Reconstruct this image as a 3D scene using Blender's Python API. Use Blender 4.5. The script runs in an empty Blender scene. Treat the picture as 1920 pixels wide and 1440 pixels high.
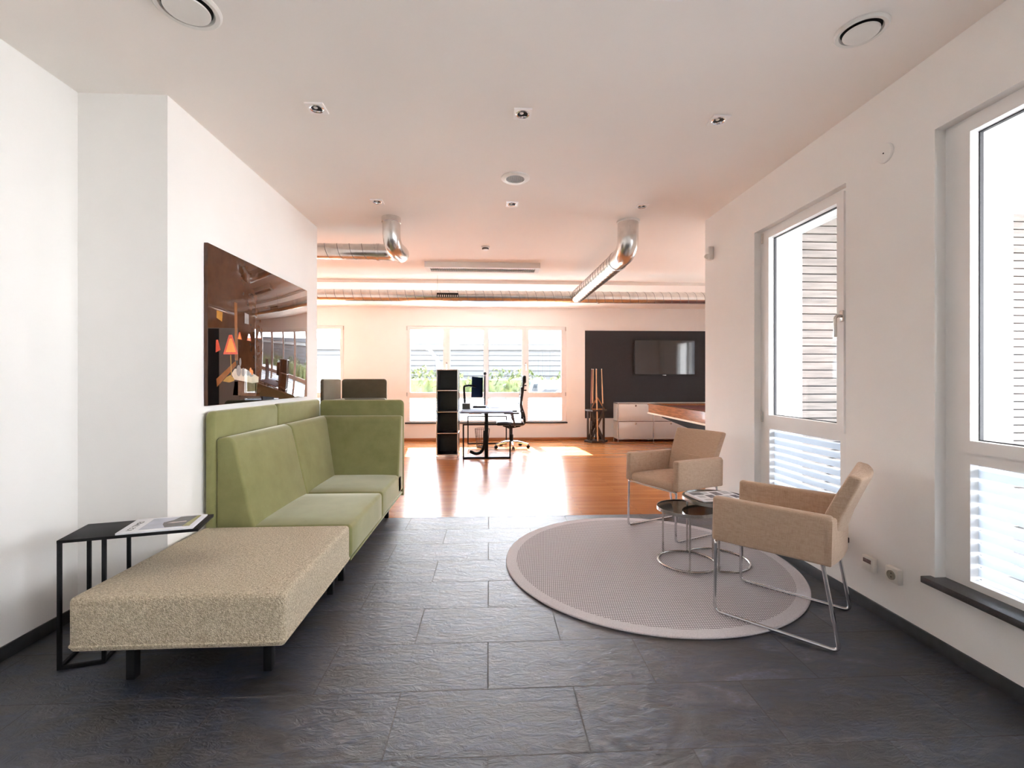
import bpy, bmesh, math, random
from mathutils import Vector, Matrix, Euler
random.seed(7)
PI = math.pi
sc = bpy.context.scene
C = sc.collection

# ------------------------------------------------------------------ camera, sky, sun, exposure
YAW = math.atan(43 / 862)
cam_d = bpy.data.cameras.new('camera')
cam_d.sensor_width = 36.0
cam_d.lens = 862 / 1920 * 36.0
cam_d.shift_y = -9 / 1920
cam_d.clip_start = 0.05
cam = bpy.data.objects.new('camera', cam_d)
C.objects.link(cam)
cam.location = (0, 0, 1.3)
cam.rotation_euler = (PI / 2, 0, -YAW)
sc.camera = cam

world = bpy.data.worlds.new('sky')
sc.world = world
world.use_nodes = True
wn, wl = world.node_tree.nodes, world.node_tree.links
wn.clear()
w_out = wn.new('ShaderNodeOutputWorld')
w_bg = wn.new('ShaderNodeBackground')
w_bg.inputs['Strength'].default_value = 7.0
w_tc = wn.new('ShaderNodeTexCoord')
w_sep = wn.new('ShaderNodeSeparateXYZ')
w_rmp = wn.new('ShaderNodeValToRGB')
w_rmp.color_ramp.elements[0].position = 0.0
w_rmp.color_ramp.elements[0].color = (0.93, 0.965, 1.0, 1)
w_rmp.color_ramp.elements[1].position = 0.6
w_rmp.color_ramp.elements[1].color = (0.80, 0.89, 1.0, 1)
wl.new(w_tc.outputs['Generated'], w_sep.inputs[0])
wl.new(w_sep.outputs['Z'], w_rmp.inputs['Fac'])
wl.new(w_rmp.outputs['Color'], w_bg.inputs['Color'])
# the sky is brighter round the sun
SUN_DIR = Vector((-0.27, 2.2, 2.35)).normalized()
w_dot = wn.new('ShaderNodeVectorMath')
w_dot.operation = 'DOT_PRODUCT'
w_dot.inputs[1].default_value = SUN_DIR
w_max = wn.new('ShaderNodeMath')
w_max.operation = 'MAXIMUM'
w_max.inputs[1].default_value = 0.0
w_pow = wn.new('ShaderNodeMath')
w_pow.operation = 'POWER'
w_pow.inputs[1].default_value = 2.0
w_mad = wn.new('ShaderNodeMath')
w_mad.operation = 'MULTIPLY_ADD'
w_mad.inputs[1].default_value = 10.0
w_mad.inputs[2].default_value = 8.0
wl.new(w_tc.outputs['Generated'], w_dot.inputs[0])
wl.new(w_dot.outputs['Value'], w_max.inputs[0])
wl.new(w_max.outputs[0], w_pow.inputs[0])
wl.new(w_pow.outputs[0], w_mad.inputs[0])
wl.new(w_mad.outputs[0], w_bg.inputs['Strength'])
wl.new(w_bg.outputs[0], w_out.inputs['Surface'])

sun_d = bpy.data.lights.new('sun', 'SUN')
sun_d.energy = 30.0
sun_d.angle = math.radians(0.6)
sun_d.color = (1.0, 0.955, 0.90)
sun = bpy.data.objects.new('sun', sun_d)
C.objects.link(sun)
sun.location = (0, 20, 20)
sun.rotation_euler = Vector((0.27, -2.2, -2.35)).to_track_quat('-Z', 'Y').to_euler()

vs = sc.view_settings
vs.view_transform = 'Standard'
vs.look = 'None'
vs.exposure = 1.27
vs.gamma = 1.0
vs.use_curve_mapping = False
sc.cycles.max_bounces = 10
sc.cycles.diffuse_bounces = 6
sc.cycles.glossy_bounces = 4
sc.cycles.transmission_bounces = 8
sc.cycles.transparent_max_bounces = 24
sc.cycles.caustics_reflective = True
sc.cycles.blur_glossy = 1.0
sc.cycles.caustics_refractive = False
sc.cycles.sample_clamp_indirect = 12.0


# ------------------------------------------------------------------ object helpers
def wm(o):
    return (wm(o.parent) @ o.matrix_basis) if o.parent else o.matrix_basis.copy()


def obj(name, bm, mats, parent=None, smooth=35, local=False):
    """one mesh object; bm is in world space unless local"""
    if parent is not None and not local:
        bm.transform(wm(parent).inverted())
    bmesh.ops.recalc_face_normals(bm, faces=bm.faces[:])
    me = bpy.data.meshes.new(name)
    bm.to_mesh(me)
    bm.free()
    for m in (mats if isinstance(mats, (list, tuple)) else [mats]):
        me.materials.append(m)
    if smooth:
        for p in me.polygons:
            p.use_smooth = True
        me.set_sharp_from_angle(angle=math.radians(smooth))
    o = bpy.data.objects.new(name, me)
    C.objects.link(o)
    if parent is not None:
        o.parent = parent
    return o


def tag(o, label, cat, group=None, kind=None):
    o['label'] = label
    o['category'] = cat
    if group:
        o['group'] = group
    if kind:
        o['kind'] = kind
    return o


def thing(name, label, cat, loc=(0, 0, 0), rz=0.0, group=None):
    o = bpy.data.objects.new(name, None)
    o.empty_display_size = 0.1
    C.objects.link(o)
    o.location = loc
    o.rotation_euler = (0, 0, rz)
    return tag(o, label, cat, group)


def struct(o, label=None):
    o['kind'] = 'structure'
    if label:
        o['label'] = label
    return o


def copy_tree(o, parent=None):
    c = o.copy()
    C.objects.link(c)
    c.parent = parent
    for ch in list(o.children):
        copy_tree(ch, c)
    return c


# ------------------------------------------------------------------ shape helpers
def B():
    return bmesh.new()


def faces_of(verts):
    s = set()
    for v in verts:
        s.update(v.link_faces)
    return list(s)


def box(bm, x0, x1, y0, y1, z0, z1, bev=0.0, seg=2, mi=0, M=None):
    if x1 < x0: x0, x1 = x1, x0
    if y1 < y0: y0, y1 = y1, y0
    if z1 < z0: z0, z1 = z1, z0
    m = Matrix.Translation(((x0 + x1) / 2, (y0 + y1) / 2, (z0 + z1) / 2)) @ Matrix.Diagonal((x1 - x0, y1 - y0, z1 - z0, 1))
    if M is not None:
        m = M @ m
    r = bmesh.ops.create_cube(bm, size=1.0, matrix=m)
    fs = faces_of(r['verts'])
    for f in fs:
        f.material_index = mi
    if bev > 0:
        es = list({e for f in fs for e in f.edges})
        r2 = bmesh.ops.bevel(bm, geom=es, offset=bev, segments=seg, profile=0.5, affect='EDGES', clamp_overlap=True)
        for f in r2['faces']:
            f.material_index = mi
    return bm


def rbox(bm, x0, x1, y0, y1, z0, z1, r, k=4, mid=6, dome=0.0, domey=0.0, mi=0, M=None, sag=0.0):
    """soft cushion block with rounded edges; dome lifts the top, domey swells the -y/+y faces"""
    def cuts(a, b):
        out = [a + r * (1 - math.cos(i / k * PI / 2)) for i in range(k + 1)]
        for i in range(1, mid):
            out.append(a + r + (b - a - 2 * r) * i / mid)
        out += [b - r * (1 - math.cos(i / k * PI / 2)) for i in range(k, -1, -1)]
        return out
    X, Y, Z = cuts(x0, x1), cuts(y0, y1), cuts(z0, z1)
    cache = {}

    def vert(p):
        key = tuple(round(c, 5) for c in p)
        if key in cache:
            return cache[key]
        q = Vector((min(max(p[0], x0 + r), x1 - r), min(max(p[1], y0 + r), y1 - r), min(max(p[2], z0 + r), z1 - r)))
        d = Vector(p) - q
        w = q + d.normalized() * r if d.length > 1e-9 else Vector(p)
        u = (w.x - (x0 + x1) / 2) / ((x1 - x0) / 2)
        v = (w.y - (y0 + y1) / 2) / ((y1 - y0) / 2)
        t = (w.z - z0) / (z1 - z0)
        if dome:
            w.z += dome * (1 - u ** 4) * (1 - v ** 4) * max(0, t) ** 2
        if M is not None:
            w = M @ w
        cache[key] = bm.verts.new(w)
        return cache[key]

    def quad(ps):
        vsx = [vert(p) for p in ps]
        if len(set(vsx)) >= 3:
            u = []
            for v in vsx:
                if v not in u:
                    u.append(v)
            try:
                f = bm.faces.new(u)
                f.material_index = mi
            except ValueError:
                pass
    for i in range(len(X) - 1):
        for j in range(len(Y) - 1):
            for z in (z0, z1):
                quad([(X[i], Y[j], z), (X[i + 1], Y[j], z), (X[i + 1], Y[j + 1], z), (X[i], Y[j + 1], z)])
    for i in range(len(X) - 1):
        for j in range(len(Z) - 1):
            for y in (y0, y1):
                quad([(X[i], y, Z[j]), (X[i + 1], y, Z[j]), (X[i + 1], y, Z[j + 1]), (X[i], y, Z[j + 1])])
    for i in range(len(Y) - 1):
        for j in range(len(Z) - 1):
            for x in (x0, x1):
                quad([(x, Y[i], Z[j]), (x, Y[i + 1], Z[j]), (x, Y[i + 1], Z[j + 1]), (x, Y[i], Z[j + 1])])
    return bm


def prism(bm, pts, lo, hi, axis='y', bev=0.0, seg=3, mi=0, M=None):
    """polygon pts extruded along an axis: axis y -> pts are (x,z); x -> (y,z); z -> (x,y)"""
    def mk(a, b, t):
        if axis == 'y': return Vector((a, t, b))
        if axis == 'x': return Vector((t, a, b))
        return Vector((a, b, t))
    A = [bm.verts.new((M @ mk(a, b, lo)) if M is not None else mk(a, b, lo)) for a, b in pts]
    D = [bm.verts.new((M @ mk(a, b, hi)) if M is not None else mk(a, b, hi)) for a, b in pts]
    n = len(pts)
    fs = [bm.faces.new(A), bm.faces.new(D[::-1])]
    for i in range(n):
        fs.append(bm.faces.new([A[i], A[(i + 1) % n], D[(i + 1) % n], D[i]]))
    for f in fs:
        f.material_index = mi
    bmesh.ops.recalc_face_normals(bm, faces=fs)
    if bev > 0:
        es = list({e for f in fs[:2] for e in f.edges})
        r2 = bmesh.ops.bevel(bm, geom=es, offset=bev, segments=seg, profile=0.5, affect='EDGES', clamp_overlap=True)
        for f in r2['faces']:
            f.material_index = mi
    return bm


def fillet(pts, r, n=5):
    """round the inner corners of a polyline"""
    pts = [Vector(p) for p in pts]
    out = [pts[0]]
    for i in range(1, len(pts) - 1):
        a, b, c = pts[i - 1], pts[i], pts[i + 1]
        d1, d2 = (a - b), (c - b)
        rr = min(r, d1.length * 0.49, d2.length * 0.49)
        p1, p2 = b + d1.normalized() * rr, b + d2.normalized() * rr
        for k in range(n + 1):
            t = k / n
            out.append((1 - t) ** 2 * p1 + 2 * t * (1 - t) * b + t * t * p2)
    out.append(pts[-1])
    return out


def tube(bm, pts, r, seg=10, closed=False, mi=0, M=None):
    pts = [Vector(p) for p in pts]
    n = len(pts)
    rs = r if isinstance(r, (list, tuple)) else [r] * n
    tang = []
    for i in range(n):
        if closed:
            t = pts[(i + 1) % n] - pts[i - 1]
        else:
            t = pts[min(i + 1, n - 1)] - pts[max(i - 1, 0)]
        tang.append(t.normalized())
    up = Vector((0, 0, 1)) if abs(tang[0].z) < 0.9 else Vector((1, 0, 0))
    u = (up - tang[0] * up.dot(tang[0])).normalized()
    rings = []
    for i in range(n):
        t = tang[i]
        u = (u - t * u.dot(t))
        u = u.normalized() if u.length > 1e-6 else t.orthogonal().normalized()
        v = t.cross(u)
        ring = []
        for k in range(seg):
            a = 2 * PI * k / seg
            p = pts[i] + (u * math.cos(a) + v * math.sin(a)) * rs[i]
            ring.append(bm.verts.new(M @ p if M is not None else p))
        rings.append(ring)
    m = n if closed else n - 1
    for i in range(m):
        a, b = rings[i], rings[(i + 1) % n]
        off = 0
        if closed and i == n - 1:
            best = min(range(seg), key=lambda s: (a[0].co - b[s].co).length)
            off = best
        for k in range(seg):
            f = bm.faces.new([a[k], a[(k + 1) % seg], b[(k + 1 + off) % seg], b[(k + off) % seg]])
            f.material_index = mi
    if not closed:
        f = bm.faces.new(rings[0][::-1]); f.material_index = mi
        f = bm.faces.new(rings[-1]); f.material_index = mi
    return bm


def lathe(bm, prof, c=(0, 0, 0), seg=32, mi=0, M=None):
    """profile [(r,z)...] turned round the z axis through c"""
    rings = []
    T = Matrix.Translation(c)
    if M is not None:
        T = T @ M
    for r, z in prof:
        if r < 1e-6:
            rings.append([bm.verts.new(T @ Vector((0, 0, z)))])
        else:
            rings.append([bm.verts.new(T @ Vector((r * math.cos(2 * PI * k / seg), r * math.sin(2 * PI * k / seg), z))) for k in range(seg)])
    for i in range(len(rings) - 1):
        a, b = rings[i], rings[i + 1]
        if len(a) == 1 and len(b) == 1:
            continue
        for k in range(seg):
            k2 = (k + 1) % seg
            if len(a) == 1:
                f = bm.faces.new([a[0], b[k2], b[k]])
            elif len(b) == 1:
                f = bm.faces.new([a[k], a[k2], b[0]])
            else:
                f = bm.faces.new([a[k], a[k2], b[k2], b[k]])
            f.material_index = mi
    return bm


def cyl(bm, p0, p1, r, seg=16, mi=0):
    return tube(bm, [p0, p1], r, seg=seg, mi=mi)


# ------------------------------------------------------------------ materials
def new_mat(name):
    m = bpy.data.materials.new(name)
    m.use_nodes = True
    nt = m.node_tree
    bs = nt.nodes['Principled BSDF']
    return m, nt, bs


def nd(nt, t, **kw):
    n = nt.nodes.new(t)
    for k, v in kw.items():
        if k in n.inputs.keys():
            n.inputs[k].default_value = v
        else:
            setattr(n, k, v)
    return n


def ramp(nt, stops):
    r = nt.nodes.new('ShaderNodeValToRGB')
    e = r.color_ramp.elements
    while len(e) < len(stops):
        e.new(0.5)
    for i, (p, c) in enumerate(stops):
        e[i].position = p
        e[i].color = (c[0], c[1], c[2], 1) if not isinstance(c, (int, float)) else (c, c, c, 1)
    return r


def coords(nt, scale=(1, 1, 1), loc=(0, 0, 0), rot=(0, 0, 0)):
    tc = nd(nt, 'ShaderNodeTexCoord')
    mp = nd(nt, 'ShaderNodeMapping')
    mp.inputs['Scale'].default_value = scale
    mp.inputs['Location'].default_value = loc
    mp.inputs['Rotation'].default_value = rot
    nt.links.new(tc.outputs['Object'], mp.inputs['Vector'])
    return mp.outputs[0]


def pbr(name, col, rough=0.5, metal=0.0, var=0.08, scale=8.0, bump=0.0, bscale=150.0, coat=0.0, sheen=0.0, spec=0.5, stretch=(1, 1, 1)):
    m, nt, bs = new_mat(name)
    co = coords(nt, stretch)
    nz = nd(nt, 'ShaderNodeTexNoise', Scale=scale, Detail=4.0)
    nt.links.new(co, nz.inputs['Vector'])
    lo = tuple(c * (1 - var) for c in col)
    hi = tuple(min(1, c * (1 + var)) for c in col)
    rp = ramp(nt, [(0.3, lo), (0.7, hi)])
    nt.links.new(nz.outputs['Fac'], rp.inputs['Fac'])
    nt.links.new(rp.outputs['Color'], bs.inputs['Base Color'])
    bs.inputs['Roughness'].default_value = rough
    bs.inputs['Metallic'].default_value = metal
    bs.inputs['Coat Weight'].default_value = coat
    bs.inputs['Coat Roughness'].default_value = 0.03
    bs.inputs['Sheen Weight'].default_value = sheen
    bs.inputs['Specular IOR Level'].default_value = spec
    if bump > 0:
        n2 = nd(nt, 'ShaderNodeTexNoise', Scale=bscale, Detail=3.0)
        nt.links.new(co, n2.inputs['Vector'])
        bp = nd(nt, 'ShaderNodeBump', Strength=bump, Distance=0.01)
        nt.links.new(n2.outputs['Fac'], bp.inputs['Height'])
        nt.links.new(bp.outputs[0], bs.inputs['Normal'])
    return m


M_wall = pbr('white_plaster', (0.89, 0.865, 0.835), 0.85, var=0.012, scale=3, bump=0.06, bscale=260)
M_ceil = pbr('ceiling_paint', (0.91, 0.855, 0.80), 0.9, var=0.01, scale=2, bump=0.03, bscale=220)
M_dark_paint = pbr('charcoal_wall_paint', (0.022, 0.021, 0.026), 0.6, var=0.1, scale=30, bump=0.05, bscale=200)
M_frame = pbr('white_window_lacquer', (0.86, 0.84, 0.82), 0.35, var=0.01, scale=5)
M_gasket = pbr('black_rubber_gasket', (0.015, 0.015, 0.02), 0.6)
M_sill = pbr('black_granite_sill', (0.035, 0.035, 0.036), 0.35, var=0.6, scale=220)
M_skirt = pbr('slate_skirting', (0.03, 0.03, 0.032), 0.45, var=0.3, scale=20)
M_steel = pbr('brushed_stainless_steel', (0.62, 0.60, 0.57), 0.22, 1.0, var=0.06, scale=40)
M_chrome = pbr('polished_chrome', (0.72, 0.72, 0.73), 0.1, 1.0, var=0.03, scale=20)
M_galv = pbr('galvanised_duct_steel', (0.72, 0.70, 0.67), 0.24, 1.0, var=0.1, scale=14)
M_seam = pbr('dark_folded_seam', (0.16, 0.15, 0.14), 0.4, 1.0, var=0.1)
M_trim = pbr('satin_white_metal', (0.93, 0.88, 0.85), 0.35, var=0.02)
M_black = pbr('black_powder_coat', (0.008, 0.008, 0.009), 0.55, var=0.2, scale=60, spec=0.2)
M_blackgloss = pbr('black_satin_plastic', (0.015, 0.016, 0.02), 0.3, var=0.2, scale=30)
M_white = pbr('white_plastic', (0.80, 0.77, 0.72), 0.4, var=0.015, scale=12)
M_cream = pbr('cream_socket_plastic', (0.84, 0.81, 0.75), 0.35, var=0.02, scale=12)
M_darkhole = pbr('dark_cavity', (0.012, 0.011, 0.01), 0.7)
M_darkglass = pbr('smoked_black_glass', (0.012, 0.014, 0.012), 0.06, var=0.05, spec=0.7)
M_paper = pbr('white_paper', (0.82, 0.82, 0.84), 0.6, var=0.02, scale=25)
M_ink = pbr('black_printing_ink', (0.02, 0.02, 0.025), 0.6)
M_walnut = pbr('polished_walnut', (0.30, 0.115, 0.045), 0.22, var=0.35, scale=6, stretch=(12, 1, 12), coat=0.4)
M_baize = pbr('dark_red_table_cloth', (0.10, 0.02, 0.015), 0.9, var=0.1, scale=60)
M_darkwood = pbr('dark_stained_wood', (0.045, 0.025, 0.016), 0.35, var=0.3, scale=10, stretch=(1, 1, 0.2))
M_cue = pbr('pale_maple_cue_wood', (0.62, 0.38, 0.2), 0.3, var=0.1, scale=10)
M_cuered = pbr('red_stained_cue_wood', (0.3, 0.1, 0.07), 0.3, var=0.1, scale=10)
M_cabinet = pbr('white_cabinet_steel', (0.80, 0.76, 0.72), 0.28, var=0.012, scale=6)
M_screen = pbr('television_screen_glass', (0.012, 0.012, 0.014), 0.06, var=0.03, spec=0.9)
M_desk = pbr('pale_grey_blue_desktop', (0.16, 0.19, 0.26), 0.7, var=0.05, scale=20, spec=0.2)
M_navy = pbr('dark_blue_monitor_shell', (0.004, 0.008, 0.018), 0.9, var=0.1, spec=0.0)
M_olive = pbr('olive_grey_box', (0.12, 0.12, 0.09), 0.6)
M_alu = pbr('polished_aluminium', (0.7, 0.69, 0.67), 0.2, 1.0, var=0.04)
M_orangewood = pbr('orange_wood_skirting', (0.42, 0.15, 0.045), 0.35, var=0.2, scale=5, stretch=(1, 12, 12))
M_asphalt = pbr('pale_concrete_paving', (0.45, 0.44, 0.42), 0.9, var=0.2, scale=2)
M_extwhite = pbr('white_exterior_render', (0.55, 0.55, 0.54), 0.9, var=0.02, scale=12, bump=0.1, bscale=150)
M_louvre = pbr('grey_metal_louvre', (0.062, 0.063, 0.066), 0.6, var=0.08, scale=4, stretch=(0.2, 1, 1))
M_roofgrey = pbr('blue_grey_roof_metal', (0.055, 0.062, 0.073), 0.6, var=0.08, scale=3)
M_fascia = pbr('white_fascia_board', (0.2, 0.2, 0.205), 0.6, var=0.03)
M_carpaint = pbr('dark_green_car_paint', (0.03, 0.05, 0.05), 0.15, var=0.05, coat=0.6)
M_carwhite = pbr('white_car_paint', (0.35, 0.35, 0.36), 0.2, var=0.03, coat=0.6)
M_carglass = pbr('tinted_car_glass', (0.02, 0.025, 0.03), 0.08)
M_tyre = pbr('black_tyre_rubber', (0.02, 0.02, 0.02), 0.8)


def mat_leaf():
    m, nt, bs = new_mat('hedge_leaves')
    co = coords(nt)
    nz = nd(nt, 'ShaderNodeTexNoise', Scale=3.0, Detail=6.0)
    nt.links.new(co, nz.inputs['Vector'])
    rp = ramp(nt, [(0.3, (0.018, 0.03, 0.008)), (0.5, (0.05, 0.066, 0.013)), (0.72, (0.1, 0.105, 0.025))])
    nt.links.new(nz.outputs['Fac'], rp.inputs['Fac'])
    nt.links.new(rp.outputs['Color'], bs.inputs['Base Color'])
    bs.inputs['Roughness'].default_value = 0.6
    return m


M_leaf = mat_leaf()


def mat_tiles():
    m, nt, bs = new_mat('slate_floor_tiles')
    L = nt.links.new
    co = coords(nt, loc=(0.005, -0.205 + 0.345 * 10, 0))
    br = nd(nt, 'ShaderNodeTexBrick', offset=0.5, offset_frequency=2)
    br.inputs['Color1'].default_value = (0.30, 0.30, 0.30, 1)
    br.inputs['Color2'].default_value = (0.95, 0.95, 0.95, 1)
    br.inputs['Mortar'].default_value = (0.5, 0.5, 0.5, 1)
    br.inputs['Scale'].default_value = 1.0
    br.inputs['Mortar Size'].default_value = 0.0028
    br.inputs['Mortar Smooth'].default_value = 0.0
    br.inputs['Bias'].default_value = 0.0
    br.inputs['Brick Width'].default_value = 0.72
    br.inputs['Row Height'].default_value = 0.345
    L(co, br.inputs['Vector'])
    # per tile shift of the slate figure
    sh = nd(nt, 'ShaderNodeVectorMath', operation='MULTIPLY')
    sh.inputs[1].default_value = (37, 23, 11)
    L(br.outputs['Color'], sh.inputs[0])
    co2 = coords(nt, scale=(1.0, 2.2, 1.0), rot=(0, 0, 0.25))
    ad = nd(nt, 'ShaderNodeVectorMath', operation='ADD')
    L(co2, ad.inputs[0]); L(sh.outputs[0], ad.inputs[1])
    n1 = nd(nt, 'ShaderNodeTexNoise', Scale=3.2, Detail=9.0, Roughness=0.62, Distortion=0.6)
    L(ad.outputs[0], n1.inputs['Vector'])
    n2 = nd(nt, 'ShaderNodeTexNoise', Scale=14.0, Detail=8.0, Roughness=0.7, Distortion=1.2)
    L(ad.outputs[0], n2.inputs['Vector'])
    rp = ramp(nt, [(0.32, (0.004, 0.005, 0.010)), (0.42, (0.026, 0.020, 0.017)), (0.52, (0.010, 0.018, 0.040)), (0.62, (0.052, 0.046, 0.050)), (0.74, (0.08, 0.095, 0.15))])
    L(n1.outputs['Fac'], rp.inputs['Fac'])
    rp2 = ramp(nt, [(0.34, (0.35, 0.35, 0.35)), (0.55, (1.1, 1.1, 1.1)), (0.72, (2.4, 2.4, 2.4))])
    L(n2.outputs['Fac'], rp2.inputs['Fac'])
    mu = nd(nt, 'ShaderNodeMix', data_type='RGBA', blend_type='MULTIPLY')
    mu.inputs['Factor'].default_value = 1.0
    L(rp.outputs['Color'], mu.inputs[6]); L(rp2.outputs['Color'], mu.inputs[7])
    gm = nd(nt, 'ShaderNodeMix', data_type='RGBA')
    gm.inputs[7].default_value = (0.075, 0.07, 0.068, 1)
    L(br.outputs['Fac'], gm.inputs['Factor']); L(mu.outputs[2], gm.inputs[6])
    L(gm.outputs[2], bs.inputs['Base Color'])
    rr = ramp(nt, [(0.3, 0.34), (0.7, 0.46)])
    L(n2.outputs['Fac'], rr.inputs['Fac'])
    mr = nd(nt, 'ShaderNodeMix', data_type='FLOAT')
    mr.inputs[3].default_value = 0.9
    L(br.outputs['Fac'], mr.inputs[0]); L(rr.outputs['Color'], mr.inputs[2])
    L(mr.outputs[0], bs.inputs['Roughness'])
    # bump: slate ripples and sunken joints
    hs = nd(nt, 'ShaderNodeMath', operation='MULTIPLY_ADD')
    hs.inputs[1].default_value = 0.55
    L(n1.outputs['Fac'], hs.inputs[0]); L(n2.outputs['Fac'], hs.inputs[2])
    hj = nd(nt, 'ShaderNodeMath', operation='MULTIPLY_ADD')
    hj.inputs[1].default_value = -0.5
    L(br.outputs['Fac'], hj.inputs[0]); L(hs.outputs[0], hj.inputs[2])
    bp = nd(nt, 'ShaderNodeBump', Strength=0.5, Distance=0.012)
    L(hj.outputs[0], bp.inputs['Height'])
    L(bp.outputs[0], bs.inputs['Normal'])
    bs.inputs['IOR'].default_value = 1.95
    return m


M_tiles = mat_tiles()


def mat_wood():
    m, nt, bs = new_mat('orange_strip_parquet')
    L = nt.links.new
    co = coords(nt)
    br = nd(nt, 'ShaderNodeTexBrick', offset=0.37, offset_frequency=2)
    br.inputs['Color1'].default_value = (0.2, 0.2, 0.2, 1)
    br.inputs['Color2'].default_value = (0.8, 0.8, 0.8, 1)
    br.inputs['Mortar'].default_value = (0.0, 0.0, 0.0, 1)
    br.inputs['Scale'].default_value = 1.0
    br.inputs['Mortar Size'].default_value = 0.0007
    br.inputs['Brick Width'].default_value = 0.9
    br.inputs['Row Height'].default_value = 0.07
    L(co, br.inputs['Vector'])
    sh = nd(nt, 'ShaderNodeVectorMath', operation='MULTIPLY')
    sh.inputs[1].default_value = (19, 31, 7)
    L(br.outputs['Color'], sh.inputs[0])
    co2 = coords(nt, scale=(1.4, 22, 1))
    ad = nd(nt, 'ShaderNodeVectorMath', operation='ADD')
    L(co2, ad.inputs[0]); L(sh.outputs[0], ad.inputs[1])
    nz = nd(nt, 'ShaderNodeTexNoise', Scale=2.0, Detail=6.0, Roughness=0.6)
    L(ad.outputs[0], nz.inputs['Vector'])
    mx = nd(nt, 'ShaderNodeMath', operation='MULTIPLY_ADD')
    mx.inputs[1].default_value = 0.45
    L(br.outputs['Color'], mx.inputs[0]); 
    mh = nd(nt, 'ShaderNodeMath', operation='MULTIPLY')
    mh.inputs[1].default_value = 0.6
    L(nz.outputs['Fac'], mh.inputs[0]); L(mh.outputs[0], mx.inputs[2])
    rp = ramp(nt, [(0.15, (0.27, 0.085, 0.025)), (0.5, (0.45, 0.165, 0.05)), (0.85, (0.60, 0.25, 0.085))])
    L(mx.outputs[0], rp.inputs['Fac'])
    gm = nd(nt, 'ShaderNodeMix', data_type='RGBA')
    gm.inputs[7].default_value = (0.12, 0.035, 0.01, 1)
    L(br.outputs['Fac'], gm.inputs['Factor']); L(rp.outputs['Color'], gm.inputs[6])
    L(gm.outputs[2], bs.inputs['Base Color'])
    bs.inputs['Roughness'].default_value = 0.22
    bs.inputs['Specular IOR Level'].default_value = 0.75
    bp = nd(nt, 'ShaderNodeBump', Strength=0.12, Distance=0.004)
    L(nz.outputs['Fac'], bp.inputs['Height'])
    L(bp.outputs[0], bs.inputs['Normal'])
    return m


M_wood = mat_wood()


def mat_velvet(name, lo, hi):
    m, nt, bs = new_mat(name)
    L = nt.links.new
    co = coords(nt)
    n1 = nd(nt, 'ShaderNodeTexNoise', Scale=7.0, Detail=5.0, Roughness=0.6)
    n2 = nd(nt, 'ShaderNodeTexNoise', Scale=420.0, Detail=2.0)
    L(co, n1.inputs['Vector']); L(co, n2.inputs['Vector'])
    mx = nd(nt, 'ShaderNodeMath', operation='MULTIPLY_ADD')
    mx.inputs[1].default_value = 0.35
    L(n2.outputs['Fac'], mx.inputs[0])
    mh = nd(nt, 'ShaderNodeMath', operation='MULTIPLY')
    mh.inputs[1].default_value = 0.65
    L(n1.outputs['Fac'], mh.inputs[0]); L(mh.outputs[0], mx.inputs[2])
    rp = ramp(nt, [(0.3, lo), (0.7, hi)])
    L(mx.outputs[0], rp.inputs['Fac'])
    L(rp.outputs['Color'], bs.inputs['Base Color'])
    bs.inputs['Roughness'].default_value = 0.85
    bs.inputs['Sheen Weight'].default_value = 1.0
    bs.inputs['Sheen Roughness'].default_value = 0.35
    bs.inputs['Sheen Tint'].default_value = (0.92, 0.92, 0.78, 1)
    bs.inputs['Specular IOR Level'].default_value = 0.15
    bp = nd(nt, 'ShaderNodeBump', Strength=0.12, Distance=0.002)
    L(n2.outputs['Fac'], bp.inputs['Height'])
    L(bp.outputs[0], bs.inputs['Normal'])
    return m


M_velvet = mat_velvet('moss_green_velvet', (0.21, 0.206, 0.082), (0.29, 0.283, 0.128))
M_velvet_shaded = mat_velvet('shaded_moss_velvet', (0.055, 0.058, 0.042), (0.08, 0.083, 0.06))  # same velvet, darkened to stand for the unlit back of the room


def mat_boucle():
    m, nt, bs = new_mat('sand_boucle_wool')
    L = nt.links.new
    co = coords(nt)
    vo = nd(nt, 'ShaderNodeTexVoronoi', Scale=190.0)
    n1 = nd(nt, 'ShaderNodeTexNoise', Scale=120.0, Detail=4.0, Roughness=0.7)
    L(co, vo.inputs['Vector']); L(co, n1.inputs['Vector'])
    rp = ramp(nt, [(0.28, (0.30, 0.235, 0.14)), (0.5, (0.60, 0.495, 0.345)), (0.72, (0.85, 0.75, 0.57))])
    L(n1.outputs['Fac'], rp.inputs['Fac'])
    L(rp.outputs['Color'], bs.inputs['Base Color'])
    bs.inputs['Roughness'].default_value = 0.95
    bs.inputs['Specular IOR Level'].default_value = 0.1
    bs.inputs['Sheen Weight'].default_value = 0.2
    mx = nd(nt, 'ShaderNodeMath', operation='SUBTRACT')
    L(n1.outputs['Fac'], mx.inputs[0]); L(vo.outputs['Distance'], mx.inputs[1])
    bp = nd(nt, 'ShaderNodeBump', Strength=0.75, Distance=0.006)
    L(mx.outputs[0], bp.inputs['Height'])
    L(bp.outputs[0], bs.inputs['Normal'])
    return m


M_boucle = mat_boucle()


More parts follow.
